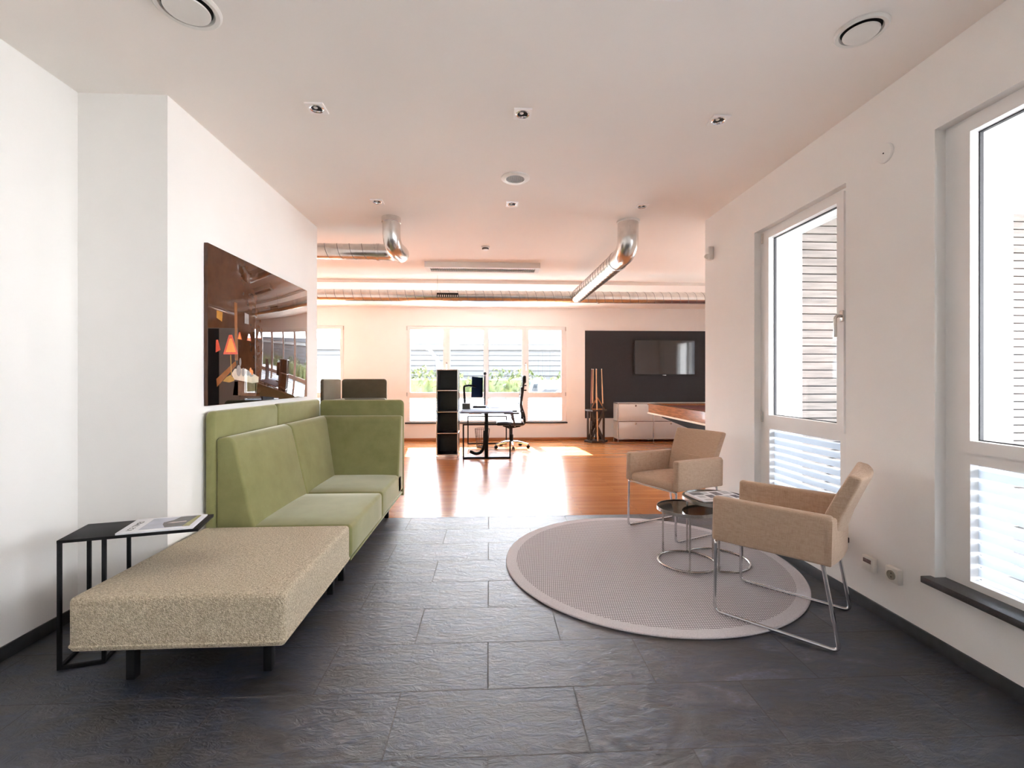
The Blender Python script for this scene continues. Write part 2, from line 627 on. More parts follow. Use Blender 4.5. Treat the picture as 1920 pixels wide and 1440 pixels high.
def mat_linen():
    m, nt, bs = new_mat('beige_linen_weave')
    L = nt.links.new
    fs = []
    for s in ((50, 50, 1500), (1500, 1500, 45), (60, 1500, 100)):
        co = coords(nt, s)
        n = nd(nt, 'ShaderNodeTexNoise', Scale=0.55, Detail=3.0, Roughness=0.6)
        L(co, n.inputs['Vector'])
        fs.append(n.outputs['Fac'])
    a = nd(nt, 'ShaderNodeMath', operation='ADD')
    L(fs[0], a.inputs[0]); L(fs[1], a.inputs[1])
    b = nd(nt, 'ShaderNodeMath', operation='MULTIPLY_ADD')
    b.inputs[1].default_value = 0.5
    L(fs[2], b.inputs[0]); L(a.outputs[0], b.inputs[2])
    c = nd(nt, 'ShaderNodeMath', operation='MULTIPLY')
    c.inputs[1].default_value = 0.4
    L(b.outputs[0], c.inputs[0])
    rp = ramp(nt, [(0.34, (0.40, 0.255, 0.165)), (0.5, (0.555, 0.39, 0.275)), (0.66, (0.67, 0.505, 0.385))])
    L(c.outputs[0], rp.inputs['Fac'])
    L(rp.outputs['Color'], bs.inputs['Base Color'])
    bs.inputs['Roughness'].default_value = 0.9
    bs.inputs['Specular IOR Level'].default_value = 0.15
    bs.inputs['Sheen Weight'].default_value = 0.15
    bp = nd(nt, 'ShaderNodeBump', Strength=0.2, Distance=0.002)
    L(c.outputs[0], bp.inputs['Height'])
    L(bp.outputs[0], bs.inputs['Normal'])
    return m


M_linen = mat_linen()
RUG_R = 0.995


def mat_rug():
    m, nt, bs = new_mat('woven_sisal_rug')
    L = nt.links.new
    co = coords(nt, rot=(0, 0, 0.12))
    wv = []
    for d, per in (('X', 0.0125), ('Y', 0.018)):
        w = nd(nt, 'ShaderNodeTexWave', wave_type='BANDS', bands_direction=d, Scale=2 * PI / per / 20.0, Distortion=0.35, Detail=2.0)
        w.inputs['Detail Scale'].default_value = 3.0
        L(co, w.inputs['Vector'])
        wv.append(w.outputs['Fac'])
    rx = ramp(nt, [(0.08, 0.0), (0.3, 1.0)])
    ry = ramp(nt, [(0.12, 0.0), (0.42, 1.0)])
    L(wv[0], rx.inputs['Fac']); L(wv[1], ry.inputs['Fac'])
    mi = nd(nt, 'ShaderNodeMath', operation='MULTIPLY')
    L(rx.outputs['Color'], mi.inputs[0]); L(ry.outputs['Color'], mi.inputs[1])
    # plain woven border
    tc = nd(nt, 'ShaderNodeTexCoord')
    fl = nd(nt, 'ShaderNodeVectorMath', operation='MULTIPLY')
    fl.inputs[1].default_value = (1, 1, 0)
    L(tc.outputs['Object'], fl.inputs[0])
    ln = nd(nt, 'ShaderNodeVectorMath', operation='LENGTH')
    L(fl.outputs[0], ln.inputs[0])
    gt = nd(nt, 'ShaderNodeMath', operation='GREATER_THAN')
    gt.inputs[1].default_value = RUG_R - 0.075
    L(ln.outputs['Value'], gt.inputs[0])
    fine = nd(nt, 'ShaderNodeTexNoise', Scale=160.0, Detail=3.0)
    L(co, fine.inputs['Vector'])
    fr = ramp(nt, [(0.3, 0.55), (0.7, 1.0)])
    L(fine.outputs['Fac'], fr.inputs['Fac'])
    sel = nd(nt, 'ShaderNodeMix', data_type='FLOAT')
    L(gt.outputs[0], sel.inputs[0]); L(mi.outputs[0], sel.inputs[2]); L(fr.outputs['Color'], sel.inputs[3])
    big = nd(nt, 'ShaderNodeTexNoise', Scale=2.0, Detail=3.0)
    L(co, big.inputs['Vector'])
    rp = ramp(nt, [(0.0, (0.27, 0.245, 0.245)), (0.45, (0.52, 0.482, 0.49)), (1.0, (0.70, 0.655, 0.665))])
    L(sel.outputs[0], rp.inputs['Fac'])
    L(rp.outputs['Color'], bs.inputs['Base Color'])
    bs.inputs['Roughness'].default_value = 0.9
    bs.inputs['Specular IOR Level'].default_value = 0.15
    bp = nd(nt, 'ShaderNodeBump', Strength=0.5, Distance=0.004)
    L(sel.outputs[0], bp.inputs['Height'])
    L(bp.outputs[0], bs.inputs['Normal'])
    return m


M_rug = mat_rug()


def mat_glass(name, tint=(0.965, 0.965, 0.965)):
    """thin window glass: clear, with a Fresnel mirror layer"""
    m = bpy.data.materials.new(name)
    m.use_nodes = True
    nt = m.node_tree
    nt.nodes.clear()
    out = nd(nt, 'ShaderNodeOutputMaterial')
    tr = nd(nt, 'ShaderNodeBsdfTransparent')
    tr.inputs['Color'].default_value = (*tint, 1)
    gl = nd(nt, 'ShaderNodeBsdfGlossy', Roughness=0.01)
    lw = nd(nt, 'ShaderNodeLayerWeight', Blend=0.5)
    pw = nd(nt, 'ShaderNodeMath', operation='POWER')
    pw.inputs[1].default_value = 5.0
    fr = nd(nt, 'ShaderNodeMath', operation='MULTIPLY_ADD')
    fr.inputs[1].default_value = 0.9
    fr.inputs[2].default_value = 0.035
    nt.links.new(lw.outputs['Facing'], pw.inputs[0])
    nt.links.new(pw.outputs[0], fr.inputs[0])
    mx = nd(nt, 'ShaderNodeMixShader')
    nt.links.new(fr.outputs[0], mx.inputs[0])
    nt.links.new(tr.outputs[0], mx.inputs[1])
    nt.links.new(gl.outputs[0], mx.inputs[2])
    nt.links.new(mx.outputs[0], out.inputs['Surface'])
    return m, nt, out, mx


M_glass = mat_glass('window_glass')[0]


def mat_frost():
    m, nt, out, mx = mat_glass('striped_frosted_film')
    co = coords(nt)
    sp = nd(nt, 'ShaderNodeSeparateXYZ')
    nt.links.new(co, sp.inputs[0])
    md = nd(nt, 'ShaderNodeMath', operation='PINGPONG')
    md.inputs[1].default_value = 0.028
    nt.links.new(sp.outputs['Z'], md.inputs[0])
    gt = nd(nt, 'ShaderNodeMath', operation='GREATER_THAN')
    gt.inputs[1].default_value = 0.0062
    nt.links.new(md.outputs[0], gt.inputs[0])
    tl = nd(nt, 'ShaderNodeBsdfTranslucent')
    tl.inputs['Color'].default_value = (0.5, 0.53, 0.57, 1)
    df = nd(nt, 'ShaderNodeBsdfDiffuse')
    df.inputs['Color'].default_value = (0.5, 0.53, 0.56, 1)
    tp = nd(nt, 'ShaderNodeBsdfTransparent')
    tp.inputs['Color'].default_value = (0.85, 0.9, 0.95, 1)
    a = nd(nt, 'ShaderNodeMixShader')
    a.inputs[0].default_value = 0.25
    nt.links.new(tl.outputs[0], a.inputs[1]); nt.links.new(df.outputs[0], a.inputs[2])
    b = nd(nt, 'ShaderNodeMixShader')
    b.inputs[0].default_value = 0.03
    nt.links.new(a.outputs[0], b.inputs[1]); nt.links.new(tp.outputs[0], b.inputs[2])
    s = nd(nt, 'ShaderNodeMixShader')
    nt.links.new(gt.outputs[0], s.inputs[0])
    nt.links.new(mx.outputs[0], s.inputs[1]); nt.links.new(b.outputs[0], s.inputs[2])
    nt.links.new(s.outputs[0], out.inputs['Surface'])
    return m


M_frost = mat_frost()


def mat_cladding():
    return pbr('weathered_larch_cladding', (0.20, 0.175, 0.16), 0.8, var=0.25, scale=3.0, stretch=(1.2, 1, 14), bump=0.25, bscale=8)


M_clad = mat_cladding()

# ------------------------------------------------------------------ the room
H, HF = 2.87, 2.82          # ceiling heights, near and far
XL, XP, XR = -2.25, -1.775, 2.14
YC, YPE, YRE, YF = 2.633, 4.845, 4.456, 9.75
YB = -1.7
YSTEP = 7.33
YT = 4.36                   # slate meets parquet


def slab_with_holes(bm, u0, u1, z0, z1, holes, put, t0, t1):
    """wall in the (u,z) plane with rectangular openings; put(u0,u1,z0,z1,t0,t1) adds one block"""
    us = sorted({u0, u1, *[h[0] for h in holes], *[h[1] for h in holes]})
    for a, b in zip(us[:-1], us[1:]):
        hs = sorted([h for h in holes if h[0] < b - 1e-6 and h[1] > a + 1e-6], key=lambda h: h[2])
        z = z0
        for h in hs:
            if h[2] > z + 1e-6:
                put(a, b, z, h[2], t0, t1)
            z = h[3]
        if z < z1 - 1e-6:
            put(a, b, z, z1, t0, t1)


# right-hand windows: (y0, y1, z0, z1)
W_R = [(0.35, 2.106, 0.315, 2.5), (2.657, 3.612, 0.325, 2.48), (-1.45, -0.15, 0.315, 2.5)]  # first widened out of view, third added behind the camera, for more light
W_F = (-1.735, 1.645, 0.36, 2.42)
W_FL = (-4.75, -3.02, 0.36, 2.42)
W_FR = (5.85, 7.35, 0.36, 2.42)          # in the far room's right wall
X_FL, X_FR = -6.2, 5.6

bm = B()
slab_with_holes(bm, YB, YRE, -0.1, H, W_R, lambda a, b, c, d, s, t: box(bm, s, t, a, b, c, d), XR, XR + 0.35)
struct(obj('wall_right', bm, M_wall, smooth=0), 'white plaster wall with two tall windows beside the armchairs')
bm = B(); box(bm, XL - 0.3, XL, YB, YC, -0.1, H)
struct(obj('wall_left', bm, M_wall, smooth=0), 'white recessed wall behind the black side table')
bm = B(); box(bm, XL - 0.3, XP, YC, YPE, -0.1, H)
struct(obj('wall_left_pier', bm, M_wall, smooth=0), 'white projecting wall behind the green sofa')
bm = B(); box(bm, X_FL - 0.3, XL - 0.3, YPE - 0.3, YPE, -0.1, H)
struct(obj('wall_partition', bm, M_wall, smooth=0))
bm = B(); box(bm, XL - 0.3, XR + 0.35, YB - 0.3, YB, -0.1, H)
struct(obj('wall_back', bm, M_wall, smooth=0))
bm = B()
slab_with_holes(bm, X_FL - 0.3, X_FR + 0.3, -0.1, H, [W_F, W_FL], lambda a, b, c, d, s, t: box(bm, a, b, s, t, c, d), YF, YF + 0.3)
struct(obj('wall_far', bm, M_wall, smooth=0), 'white far wall with a four-pane window band')
bm = B()
slab_with_holes(bm, YPE - 0.3, YF + 0.3, -0.1, H, [], lambda a, b, c, d, s, t: box(bm, s, t, a, b, c, d), X_FL - 0.3, X_FL)
struct(obj('wall_far_left', bm, M_wall, smooth=0))
bm = B()
slab_with_holes(bm, YRE - 0.3, YF + 0.3, -0.1, H, [W_FR], lambda a, b, c, d, s, t: box(bm, s, t, a, b, c, d), X_FR, X_FR + 0.3)
struct(obj('wall_far_right', bm, M_wall, smooth=0))
bm = B(); box(bm, XR + 0.35, X_FR + 0.3, YRE - 0.2, YRE, -0.1, H)
struct(obj('wall_wing', bm, M_wall, smooth=0))
bm = B(); box(bm, X_FL - 0.3, X_FR + 0.3, YB - 0.3, YSTEP, H, H + 0.3)
struct(obj('ceiling', bm, M_ceil, smooth=0), 'smooth beige white ceiling with ventilation ducts below it')
bm = B(); box(bm, X_FL - 0.3, X_FR + 0.3, YSTEP, YF + 0.3, HF, H + 0.3)
struct(obj('ceiling_far', bm, M_ceil, smooth=0), 'slightly lower ceiling strip along the far windows')
bm = B(); box(bm, XL - 0.3, XR + 0.35, YB - 0.3, YT, -0.12, 0.0)
struct(obj('floor', bm, M_tiles, smooth=0), 'dark slate tile floor in half-offset rows')
bm = B(); box(bm, X_FL - 0.3, X_FR + 0.3, YT, YF + 0.3, -0.12, 0.0)
struct(obj('floor_parquet', bm, M_wood, smooth=0), 'glossy orange strip parquet floor')

# skirtings
bm = B(); box(bm, XR - 0.012, XR, YB, YRE, 0.0, 0.065, 0.002)
struct(obj('baseboard_right', bm, M_skirt), 'dark slate skirting under the right windows')
bm = B(); box(bm, XL, XL + 0.012, YB, YC, 0.0, 0.065, 0.002); box(bm, XL + 0.012, XP, YC - 0.012, YC, 0.0, 0.065, 0.002)
box(bm, XP, XP + 0.010, YC, YPE - 0.02, 0.0, 0.065, 0.002)
struct(obj('baseboard_left', bm, M_skirt), 'dark slate skirting along the left wall')
bm = B(); box(bm, X_FL, X_FR, YF - 0.015, YF, 0.0, 0.06, 0.003)
struct(obj('baseboard_far', bm, M_orangewood), 'orange wooden skirting along the far wall')
bm = B(); box(bm, 2.05, 4.95, YF - 0.006, YF, 0.465, 2.34)
struct(obj('trim_1', bm, M_dark_paint), 'charcoal painted panel behind the television')


# ------------------------------------------------------------------ windows
def window(name, along, W, z0, z1, panes, zt, loc, rz, handles=(), hinges=(), label=None, sill_front=0.05, depth=0.03, sash_border=0.055):
    """local frame: x along the wall, y outwards, z up. panes = [(x0,x1)] clear glass limits; zt = (lower glass top, upper glass bottom)"""
    root = bpy.data.objects.new(name, None)
    C.objects.link(root)
    root.location = loc
    root.rotation_euler = (0, 0, rz)
    struct(root, label)
    zg0, zg1 = z0 + 0.075, z1 - 0.075
    bm = B()
    d0, d1 = depth, depth + 0.09
    holes = []
    for a, b in panes:
        holes.append((a - 0.012, b + 0.012, zg0 - 0.012, zt[0] + 0.012))
        holes.append((a - 0.045, b + 0.045, zt[1] - 0.045, zg1 + 0.045))
    slab_with_holes(bm, 0, W, z0 + 0.03, z1, holes, lambda a, b, c, d, s, t: box(bm, a, b, s, t, c, d), d0, d1)
    obj('window_frame', bm, M_frame, root, local=True, smooth=0)
    for i, (a, b) in enumerate(panes):
        bm = B()
        slab_with_holes(bm, a - sash_border, b + sash_border, zt[1] - sash_border, zg1 + sash_border, [(a, b, zt[1], zg1)],
                        lambda p, q, r, s, t, u: box(bm, p, q, t, u, r, s), d0 - 0.014, d0 + 0.05)
        sash = obj('sash', bm, M_frame, root, local=True, smooth=0)
        bm = B()
        slab_with_holes(bm, a - 0.004, b + 0.004, zt[1] - 0.004, zg1 + 0.004, [(a + 0.004, b - 0.004, zt[1] + 0.004, zg1 - 0.004)],
                        lambda p, q, r, s, t, u: box(bm, p, q, t, u, r, s), d0 + 0.028, d0 + 0.048)
        obj('gasket', bm, M_gasket, sash, local=True, smooth=0)
        bm = B(); box(bm, a - 0.004, b + 0.004, d0 + 0.03, d0 + 0.046, zt[1] - 0.004, zg1 + 0.004)
        obj('glass_pane', bm, M_glass, root, local=True, smooth=0)
        bm = B(); box(bm, a - 0.012, b + 0.012, d0 + 0.04, d0 + 0.056, zg0 - 0.012, zt[0] + 0.012)
        obj('frosted_pane', bm, M_frost, root, local=True, smooth=0)
    for hx, hz in handles:
        bm = B()
        box(bm, hx - 0.014, hx + 0.014, d0 - 0.026, d0 - 0.014, hz - 0.035, hz + 0.035, 0.004)
        tube(bm, fillet([(hx, d0 - 0.02, hz), (hx, d0 - 0.065, hz), (hx + 0.004, d0 - 0.065, hz - 0.13)], 0.03), 0.0095, 10)
        obj('window_handle', bm, M_steel, root, local=True)
    for hx, hz in hinges:
        bm = B(); cyl(bm, (hx, d0 - 0.02, hz - 0.04), (hx, d0 - 0.02, hz + 0.04), 0.008)
        obj('hinge', bm, M_steel, root, local=True)
    bm = B(); box(bm, -0.025, W + 0.025, -sill_front, d0 + 0.02, z0, z0 + 0.032, 0.004)
    obj('window_sill', bm, M_sill, root, local=True)
    # outer cill outside the glass
    bm = B(); box(bm, -0.0, W, d1, 0.40, z0 + 0.0, z0 + 0.03, 0.003)
    obj('outer_cill', bm, M_louvre, root, local=True)
    return root


for n, (y0, y1, z0, z1), lab in ((1, W_R[0], 'tall white window at the right edge with a dark stone sill'),
                                 (2, W_R[1], 'tall white window between the armchairs, with a steel handle'),
                                 (3, W_R[2], 'unseen window behind the camera, added to let in light')):
    w = y1 - y0
    window('window_%d' % n, 'y', w, z0, z1, [(0.125, w - 0.125)] if n != 1 else [(0.125, 0.80), (0.956, w - 0.125)], (0.90, 1.02), (XR, y1, 0), -PI / 2,
           handles=[(w - 0.075 if n != 1 else 0.88, 1.69)], hinges=[(0.05, 1.0), (0.05, 2.42)] if n == 2 else [], label=lab, depth=0.055)

wl_ = W_F[1] - W_F[0]
pf = [(-1.655 - W_F[0], -0.965 - W_F[0]), (-0.82 - W_F[0], -0.115 - W_F[0]), (-0.01 - W_F[0], 0.70 - W_F[0]), (0.84 - W_F[0], 1.54 - W_F[0])]
window('window_4', 'x', wl_, W_F[2], W_F[3], pf, (0.895, 1.02), (W_F[0], YF, 0), 0,
       handles=[(0.84, 1.62), (2.51, 1.62)], hinges=[(0.012, 0.98), (0.012, 2.37), (wl_ - 0.012, 0.98), (wl_ - 0.012, 2.37)],
       label='four-pane white window band in the far wall behind the desk', depth=0.016, sill_front=0.03)
window('window_5', 'x', W_FL[1] - W_FL[0], W_FL[2], W_FL[3], [(0.08, 0.83), (0.97, 1.65)], (0.895, 1.02), (W_FL[0], YF, 0), 0,
       hinges=[(1.718, 2.37), (1.718, 0.98)], label='white window at the far left behind the high-back sofa', depth=0.016, sill_front=0.03)
window('window_6', 'y', W_FR[1] - W_FR[0], W_FR[2], W_FR[3], [(0.08, 0.68), (0.82, 1.42)], (0.895, 1.02), (X_FR, W_FR[1], 0), -PI / 2,
       label='white window in the side wall of the far room', depth=0.016, sill_front=0.03)
# ------------------------------------------------------------------ outside
bm = B(); slab_with_holes(bm, -45, 45, -25, 60, [(XR + 0.4, 9.5, -4, 4.13)], lambda a, b, c, d, s, t: box(bm, a, b, c, d, s, t), -0.4, -0.15)
struct(obj('ground', bm, M_asphalt, smooth=0), 'pale paving outside the windows')
bm = B(); box(bm, XR + 0.4, 9.5, -4, 4.13, -0.4, -0.15)
struct(obj('ground_added_strip', bm, pbr('added_strip_grey', (0.17, 0.172, 0.18), 0.9, var=0.4, scale=30), smooth=0), 'added grey ground strip outside the right windows')  # added darker ground, toned for the frosted stripe gaps and ceiling bounce
bm = B()
z = -0.1
while z < 3.0:
    box(bm, XR + 0.35, 9.5, 4.13, 4.17, z, z + 0.064, 0.0)
    z += 0.0745
box(bm, XR + 0.35, 9.5, 4.17, 4.24, -0.1, 3.0, mi=1)
struct(obj('wall_exterior', bm, [M_clad, M_gasket], smooth=0), 'timber slat cladding seen through the right windows')
bm = B()
slab_with_holes(bm, YB - 0.3, 4.12, -0.15, 3.2, [(a, b, c, d) for a, b, c, d in W_R], lambda a, b, c, d, s, t: box(bm, s, t, a, b, c, d), XR + 0.351, XR + 0.40)
struct(obj('trim_2', bm, M_extwhite, smooth=0), 'white outside render round the right windows')

# louvred building across the yard
bld = thing('building', 'long grey louvred building beyond the hedge outside the far windows', 'building', (0, 22, -0.15))
bm = B(); box(bm, -16, 16, 21.7, 24.5, 2.93, 3.2); obj('roof_edge', bm, M_roofgrey, bld, smooth=0)
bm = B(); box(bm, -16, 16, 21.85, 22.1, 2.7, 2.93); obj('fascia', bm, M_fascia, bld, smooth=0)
bm = B()
for i in range(10):
    zt_ = 2.70 - i * 0.245
    prism(bm, [(22.0, zt_), (21.95, zt_ - 0.25), (21.97, zt_ - 0.25), (22.04, zt_)], -16, 16, 'x')
obj('louvre_wall', bm, M_louvre, bld, smooth=0)
bm = B(); box(bm, -16, 16, 22.3, 24.4, -0.15, 2.9); obj('wall_core', bm, M_louvre, bld, smooth=0)

# hedge
hedge = B()
for i in range(5200):
    x, y = random.uniform(-11, 11), random.uniform(19.5, 21.0)
    zt_ = 1.45 + 0.16 * math.sin(x * 1.7) + 0.1 * math.sin(x * 4.1 + 1)
    z = random.uniform(-0.1, zt_ + 0.15)
    s = random.uniform(0.07, 0.15)
    R = Euler((random.uniform(0, PI), random.uniform(0, PI), random.uniform(0, PI))).to_matrix().to_4x4()
    T = Matrix.Translation((x, y, z)) @ R
    v = [hedge.verts.new(T @ Vector(p)) for p in ((-s, 0, 0), (0, -s * 0.5, 0.02), (s, 0, 0), (0, s * 0.5, 0.02))]
    hedge.faces.new(v)
for i in range(26):
    x = -11 + i * 0.88
    lathe(hedge, [(0, -0.1), (0.62, 0.0), (0.7, 0.7), (0.5, 1.25), (0, 1.42)], (x, 20.4, 0), 10)
tag(obj('hedge', hedge, M_leaf, smooth=0), 'bright green hedge outside the far windows', 'hedge')

# white slat fence on the left
fen = thing('slat_fence', 'white horizontal slat fence outside the far left window', 'fence', (-7, 14, -0.15))
bm = B()
for i in range(16):
    box(bm, -9.5, -4.2, 13.98, 14.01, 0.1 + i * 0.112, 0.19 + i * 0.112)
obj('slat_panel', bm, M_extwhite, fen, smooth=0)
for x in (-9.4, -6.8, -4.3):
    bm = B(); box(bm, x - 0.05, x + 0.05, 14.01, 14.1, -0.15, 1.95); obj('post', bm, M_extwhite, fen, smooth=0)

# cars parked outside
def car(loc, paint, label, zs=1.0):
    t = thing('car', label, 'car', loc, 0.0)
    S_ = Matrix.Translation(loc) @ Matrix.Diagonal((1, 1, zs, 1))
    x, y, _ = loc
    w = 0.8
    bm = B()
    prism(bm, [(-w, 0.3), (-w - 0.02, 0.6), (-w + 0.02, 0.88), (w - 0.02, 0.88), (w + 0.02, 0.6), (w, 0.3)], -1.9, 2.0, 'y', 0.08, 3, M=S_)
    prism(bm, [(-w + 0.05, 0.87), (-w + 0.2, 1.36), (-w + 0.32, 1.42), (w - 0.32, 1.42), (w - 0.2, 1.36), (w - 0.05, 0.87)], -0.9, 1.8, 'y', 0.12, 3, M=S_)
    obj('body', bm, paint, t)
    bm = B(); prism(bm, [(-w + 0.17, 0.92), (-w + 0.27, 1.32), (w - 0.27, 1.32), (w - 0.17, 0.92)], -0.93, -0.78, 'y', 0.02, M=S_)
    obj('windscreen', bm, M_carglass, t)
    for sx in (-1, 1):
        for yy in (-1.3, 1.3):
            bm = B(); cyl(bm, (x + sx * 0.62, y + yy, loc[2] + 0.31), (x + sx * 0.8, y + yy, loc[2] + 0.31), 0.31, 20)
            obj('wheel', bm, M_tyre, t)
        bm = B(); box(bm, x + sx * 0.6 - 0.14, x + sx * 0.6 + 0.14, y - 1.93, y - 1.88, loc[2] + 0.62 * zs, loc[2] + 0.74 * zs, 0.02)
        obj('headlight', bm, M_chrome, t)
    return t


car((2.1, 17.1, -0.15), M_carpaint, 'dark car parked before the hedge outside the far window')
car((2.75, 13.0, -0.15), M_carwhite, 'low white car parked nearest outside the far window', 0.78)

lp = thing('lamp_post', 'white forked pole standing outside the leftmost far pane', 'pole', (-1.75, 16, -0.15))
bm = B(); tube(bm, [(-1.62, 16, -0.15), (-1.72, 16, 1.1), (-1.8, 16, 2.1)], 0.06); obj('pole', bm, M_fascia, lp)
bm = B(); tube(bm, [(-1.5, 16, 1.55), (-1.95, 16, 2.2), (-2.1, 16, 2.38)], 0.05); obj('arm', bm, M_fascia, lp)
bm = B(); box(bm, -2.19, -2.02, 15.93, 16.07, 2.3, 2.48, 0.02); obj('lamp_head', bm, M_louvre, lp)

# ------------------------------------------------------------------ green sofa
sofa = thing('modular_sofa', 'moss green velvet corner sofa with high back screens against the left wall', 'sofa', (-1.3, 3.85, 0))
SX = -0.87


def rrect(a0, a1, b0, b1, rt, n=5):
    """outline with both top corners rounded"""
    pts = [(a0, b0), (a1, b0)]
    for k in range(n + 1):
        t = k / n * PI / 2
        pts.append((a1 - rt + rt * math.cos(t), b1 - rt + rt * math.sin(t)))
    for k in range(n + 1):
        t = PI / 2 + k / n * PI / 2
        pts.append((a0 + rt + rt * math.cos(t), b1 - rt + rt * math.sin(t)))
    return pts


for y0, y1 in ((2.955, 3.803), (3.809, 4.62)):
    bm = B(); rbox(bm, -1.69, SX, y0, y1, 0.165, 0.375, 0.028, dome=0.012)
    obj('seat', bm, M_velvet, sofa, smooth=60)


def wedge(off, flip):
    """cross-section of the leaning back cushion, a = distance from the screen, z"""
    pts = [(0.0, 0.19), (0.235, 0.19), (0.235, 0.37), (0.21, 0.46), (0.125, 0.85)]
    for k in range(6):
        t = k / 5 * PI / 2
        pts.append((0.055 + 0.062 * math.cos(t), 0.878 + 0.06 * math.sin(t) ))
    pts += [(0.012, 0.93), (0.0, 0.915)]
    return [(off + flip * a, z) for a, z in pts]


bm = B(); prism(bm, wedge(-1.702, 1), 2.955, 3.80, 'y', 0.018, 4); obj('backrest', bm, M_velvet, sofa, smooth=50)
bm = B(); prism(bm, wedge(-1.702, 1), 3.806, 4.69, 'y', 0.018, 4); obj('backrest', bm, M_velvet, sofa, smooth=50)
bm = B(); prism(bm, wedge(4.70, -1), -1.69, SX, 'x', 0.018, 4); obj('backrest', bm, M_velvet, sofa, smooth=50)
for y0, y1 in ((2.932, 3.803), (3.807, 4.74)):
    bm = B(); prism(bm, rrect(y0, y1, 0.12, 1.10, 0.045), -1.757, -1.702, 'x', 0.02, 4); obj('back_screen', bm, M_velvet, sofa, smooth=50)
bm = B(); prism(bm, rrect(-1.70, SX + 0.004, 0.12, 1.092, 0.045), 4.702, 4.757, 'y', 0.02, 4); obj('back_screen', bm, M_velvet, sofa, smooth=50)
bm = B(); box(bm, -1.69, SX - 0.004, 2.96, 4.70, 0.150, 0.165, 0.003); obj('base_board', bm, M_velvet, sofa)
for x, y in ((-0.955, 3.03), (-1.6, 3.03), (-0.96, 4.37), (-1.6, 4.37)):
    bm = B(); box(bm, x - 0.018, x + 0.018, y - 0.018, y + 0.018, 0, 0.151, 0.002); obj('leg', bm, M_black, sofa)

# ottoman
ott = thing('ottoman', 'low square sand-coloured boucle ottoman on black legs in front of the sofa', 'ottoman', (-1.31, 2.47, 0))
bm = B(); rbox(bm, -1.752, SX, 2.0, 2.926, 0.158, 0.388, 0.022, dome=0.006); obj('cushion', bm, M_boucle, ott, smooth=60)
bm = B()
ring = fillet([(-1.3, 2.0, 0.184), (-1.752, 2.0, 0.184), (-1.752, 2.926, 0.184), (SX, 2.926, 0.184), (SX, 2.0, 0.184), (-1.3, 2.0, 0.184)], 0.022)[:-1]
tube(bm, ring, 0.0052, 8, closed=True)
obj('piping', bm, M_boucle, ott)
for x, y in ((-0.985, 2.115), (-1.55, 2.085), (-0.96, 2.84), (-1.6, 2.84)):
    bm = B(); box(bm, x - 0.018, x + 0.018, y - 0.018, y + 0.018, 0, 0.16, 0.002); obj('leg', bm, M_black, ott)

# slide-over side table
A15 = math.atan2(0.262, 0.965)
st = thing('side_table', 'black steel slide-over side table reaching over the ottoman', 'side table', (-1.92, 2.156, 0), A15)
TL, TW, TZ = 0.535, 0.235, 0.58
bm = B(); box(bm, -0.008, TL, -0.008, TW + 0.008, TZ - 0.014, TZ, 0.002); obj('tabletop', bm, M_black, st, local=True)
for x in (0.0, 0.163):
    for y in (0.0, TW):
        bm = B(); box(bm, x - 0.0075, x + 0.0075, y - 0.0075, y + 0.0075, 0, TZ - 0.012, 0.0015); obj('leg', bm, M_black, st, local=True)
bm = B()
for y in (0.0, TW):
    box(bm, -0.0075, 0.163, y - 0.0075, y + 0.0075, 0, 0.015, 0.0015)
for x in (0.0, 0.163):
    box(bm, x - 0.0075, x + 0.0075, 0, TW, 0, 0.015, 0.0015)
obj('base_frame', bm, M_black, st, local=True)


def text_mesh(name, s, size, mat, parent, M, align='LEFT'):
    cu = bpy.data.curves.new(name, 'FONT')
    cu.body = s
    cu.size = size
    cu.align_x = align
    cu.extrude = 0.0002
    o = bpy.data.objects.new(name, cu)
    C.objects.link(o)
    bpy.context.view_layer.update()
    me = bpy.data.meshes.new_from_object(o.evaluated_get(bpy.context.evaluated_depsgraph_get()))
    bpy.data.objects.remove(o)
    me.transform(M)
    me.materials.clear()
    me.materials.append(mat)
    t = bpy.data.objects.new(name, me)
    C.objects.link(t)
    t.parent = parent
    return t


M_coverblue = pbr('pale_sky_print', (0.50, 0.53, 0.62), 0.4, var=0.12, scale=14, coat=0.3)
M_coverdark = pbr('dark_brown_print', (0.045, 0.032, 0.028), 0.4, var=0.5, scale=40, coat=0.3)
M_covergreen = pbr('yellow_green_print', (0.30, 0.27, 0.04), 0.4, var=0.25, scale=40, coat=0.3)
M_coverpale = pbr('pale_figure_print', (0.6, 0.5, 0.45), 0.4, var=0.1, scale=40)

mg = thing('magazine', 'white magazine with a dark landscape cover photo on the black side table', 'magazine', (-1.92, 2.156, TZ), A15)
mx0, mx1, my0, my1 = 0.205, 0.512, -0.004, 0.222
bm = B(); box(bm, mx0, mx1, my0, my1, 0.0, 0.009, 0.001); obj('pages', bm, M_paper, mg, local=True)
bm = B()
ph = 0.0093
x0, x1, y0, y1 = 0.283, 0.49, 0.022, 0.204
prism(bm, [(x0, y0), (x1, y0), (x1, y1), (x0, y1)], ph - 0.0005, ph, 'z', mi=0)
prism(bm, [(0.36, 0.085), (0.385, 0.03), (0.465, 0.03), (0.48, y1), (0.40, y1), (0.385, 0.15), (0.352, 0.12)], ph, ph + 0.0002, 'z', mi=1)
prism(bm, [(0.458, y0), (x1, y0), (x1, y1), (0.474, y1)], ph + 0.0002, ph + 0.0004, 'z', mi=2)
prism(bm, [(0.372, 0.10), (0.392, 0.112), (0.45, 0.118), (0.452, 0.105), (0.398, 0.098)], ph + 0.0002, ph + 0.0004, 'z', mi=3)
obj('cover_photo', bm, [M_coverblue, M_coverdark, M_covergreen, M_coverpale], mg, local=True, smooth=0)
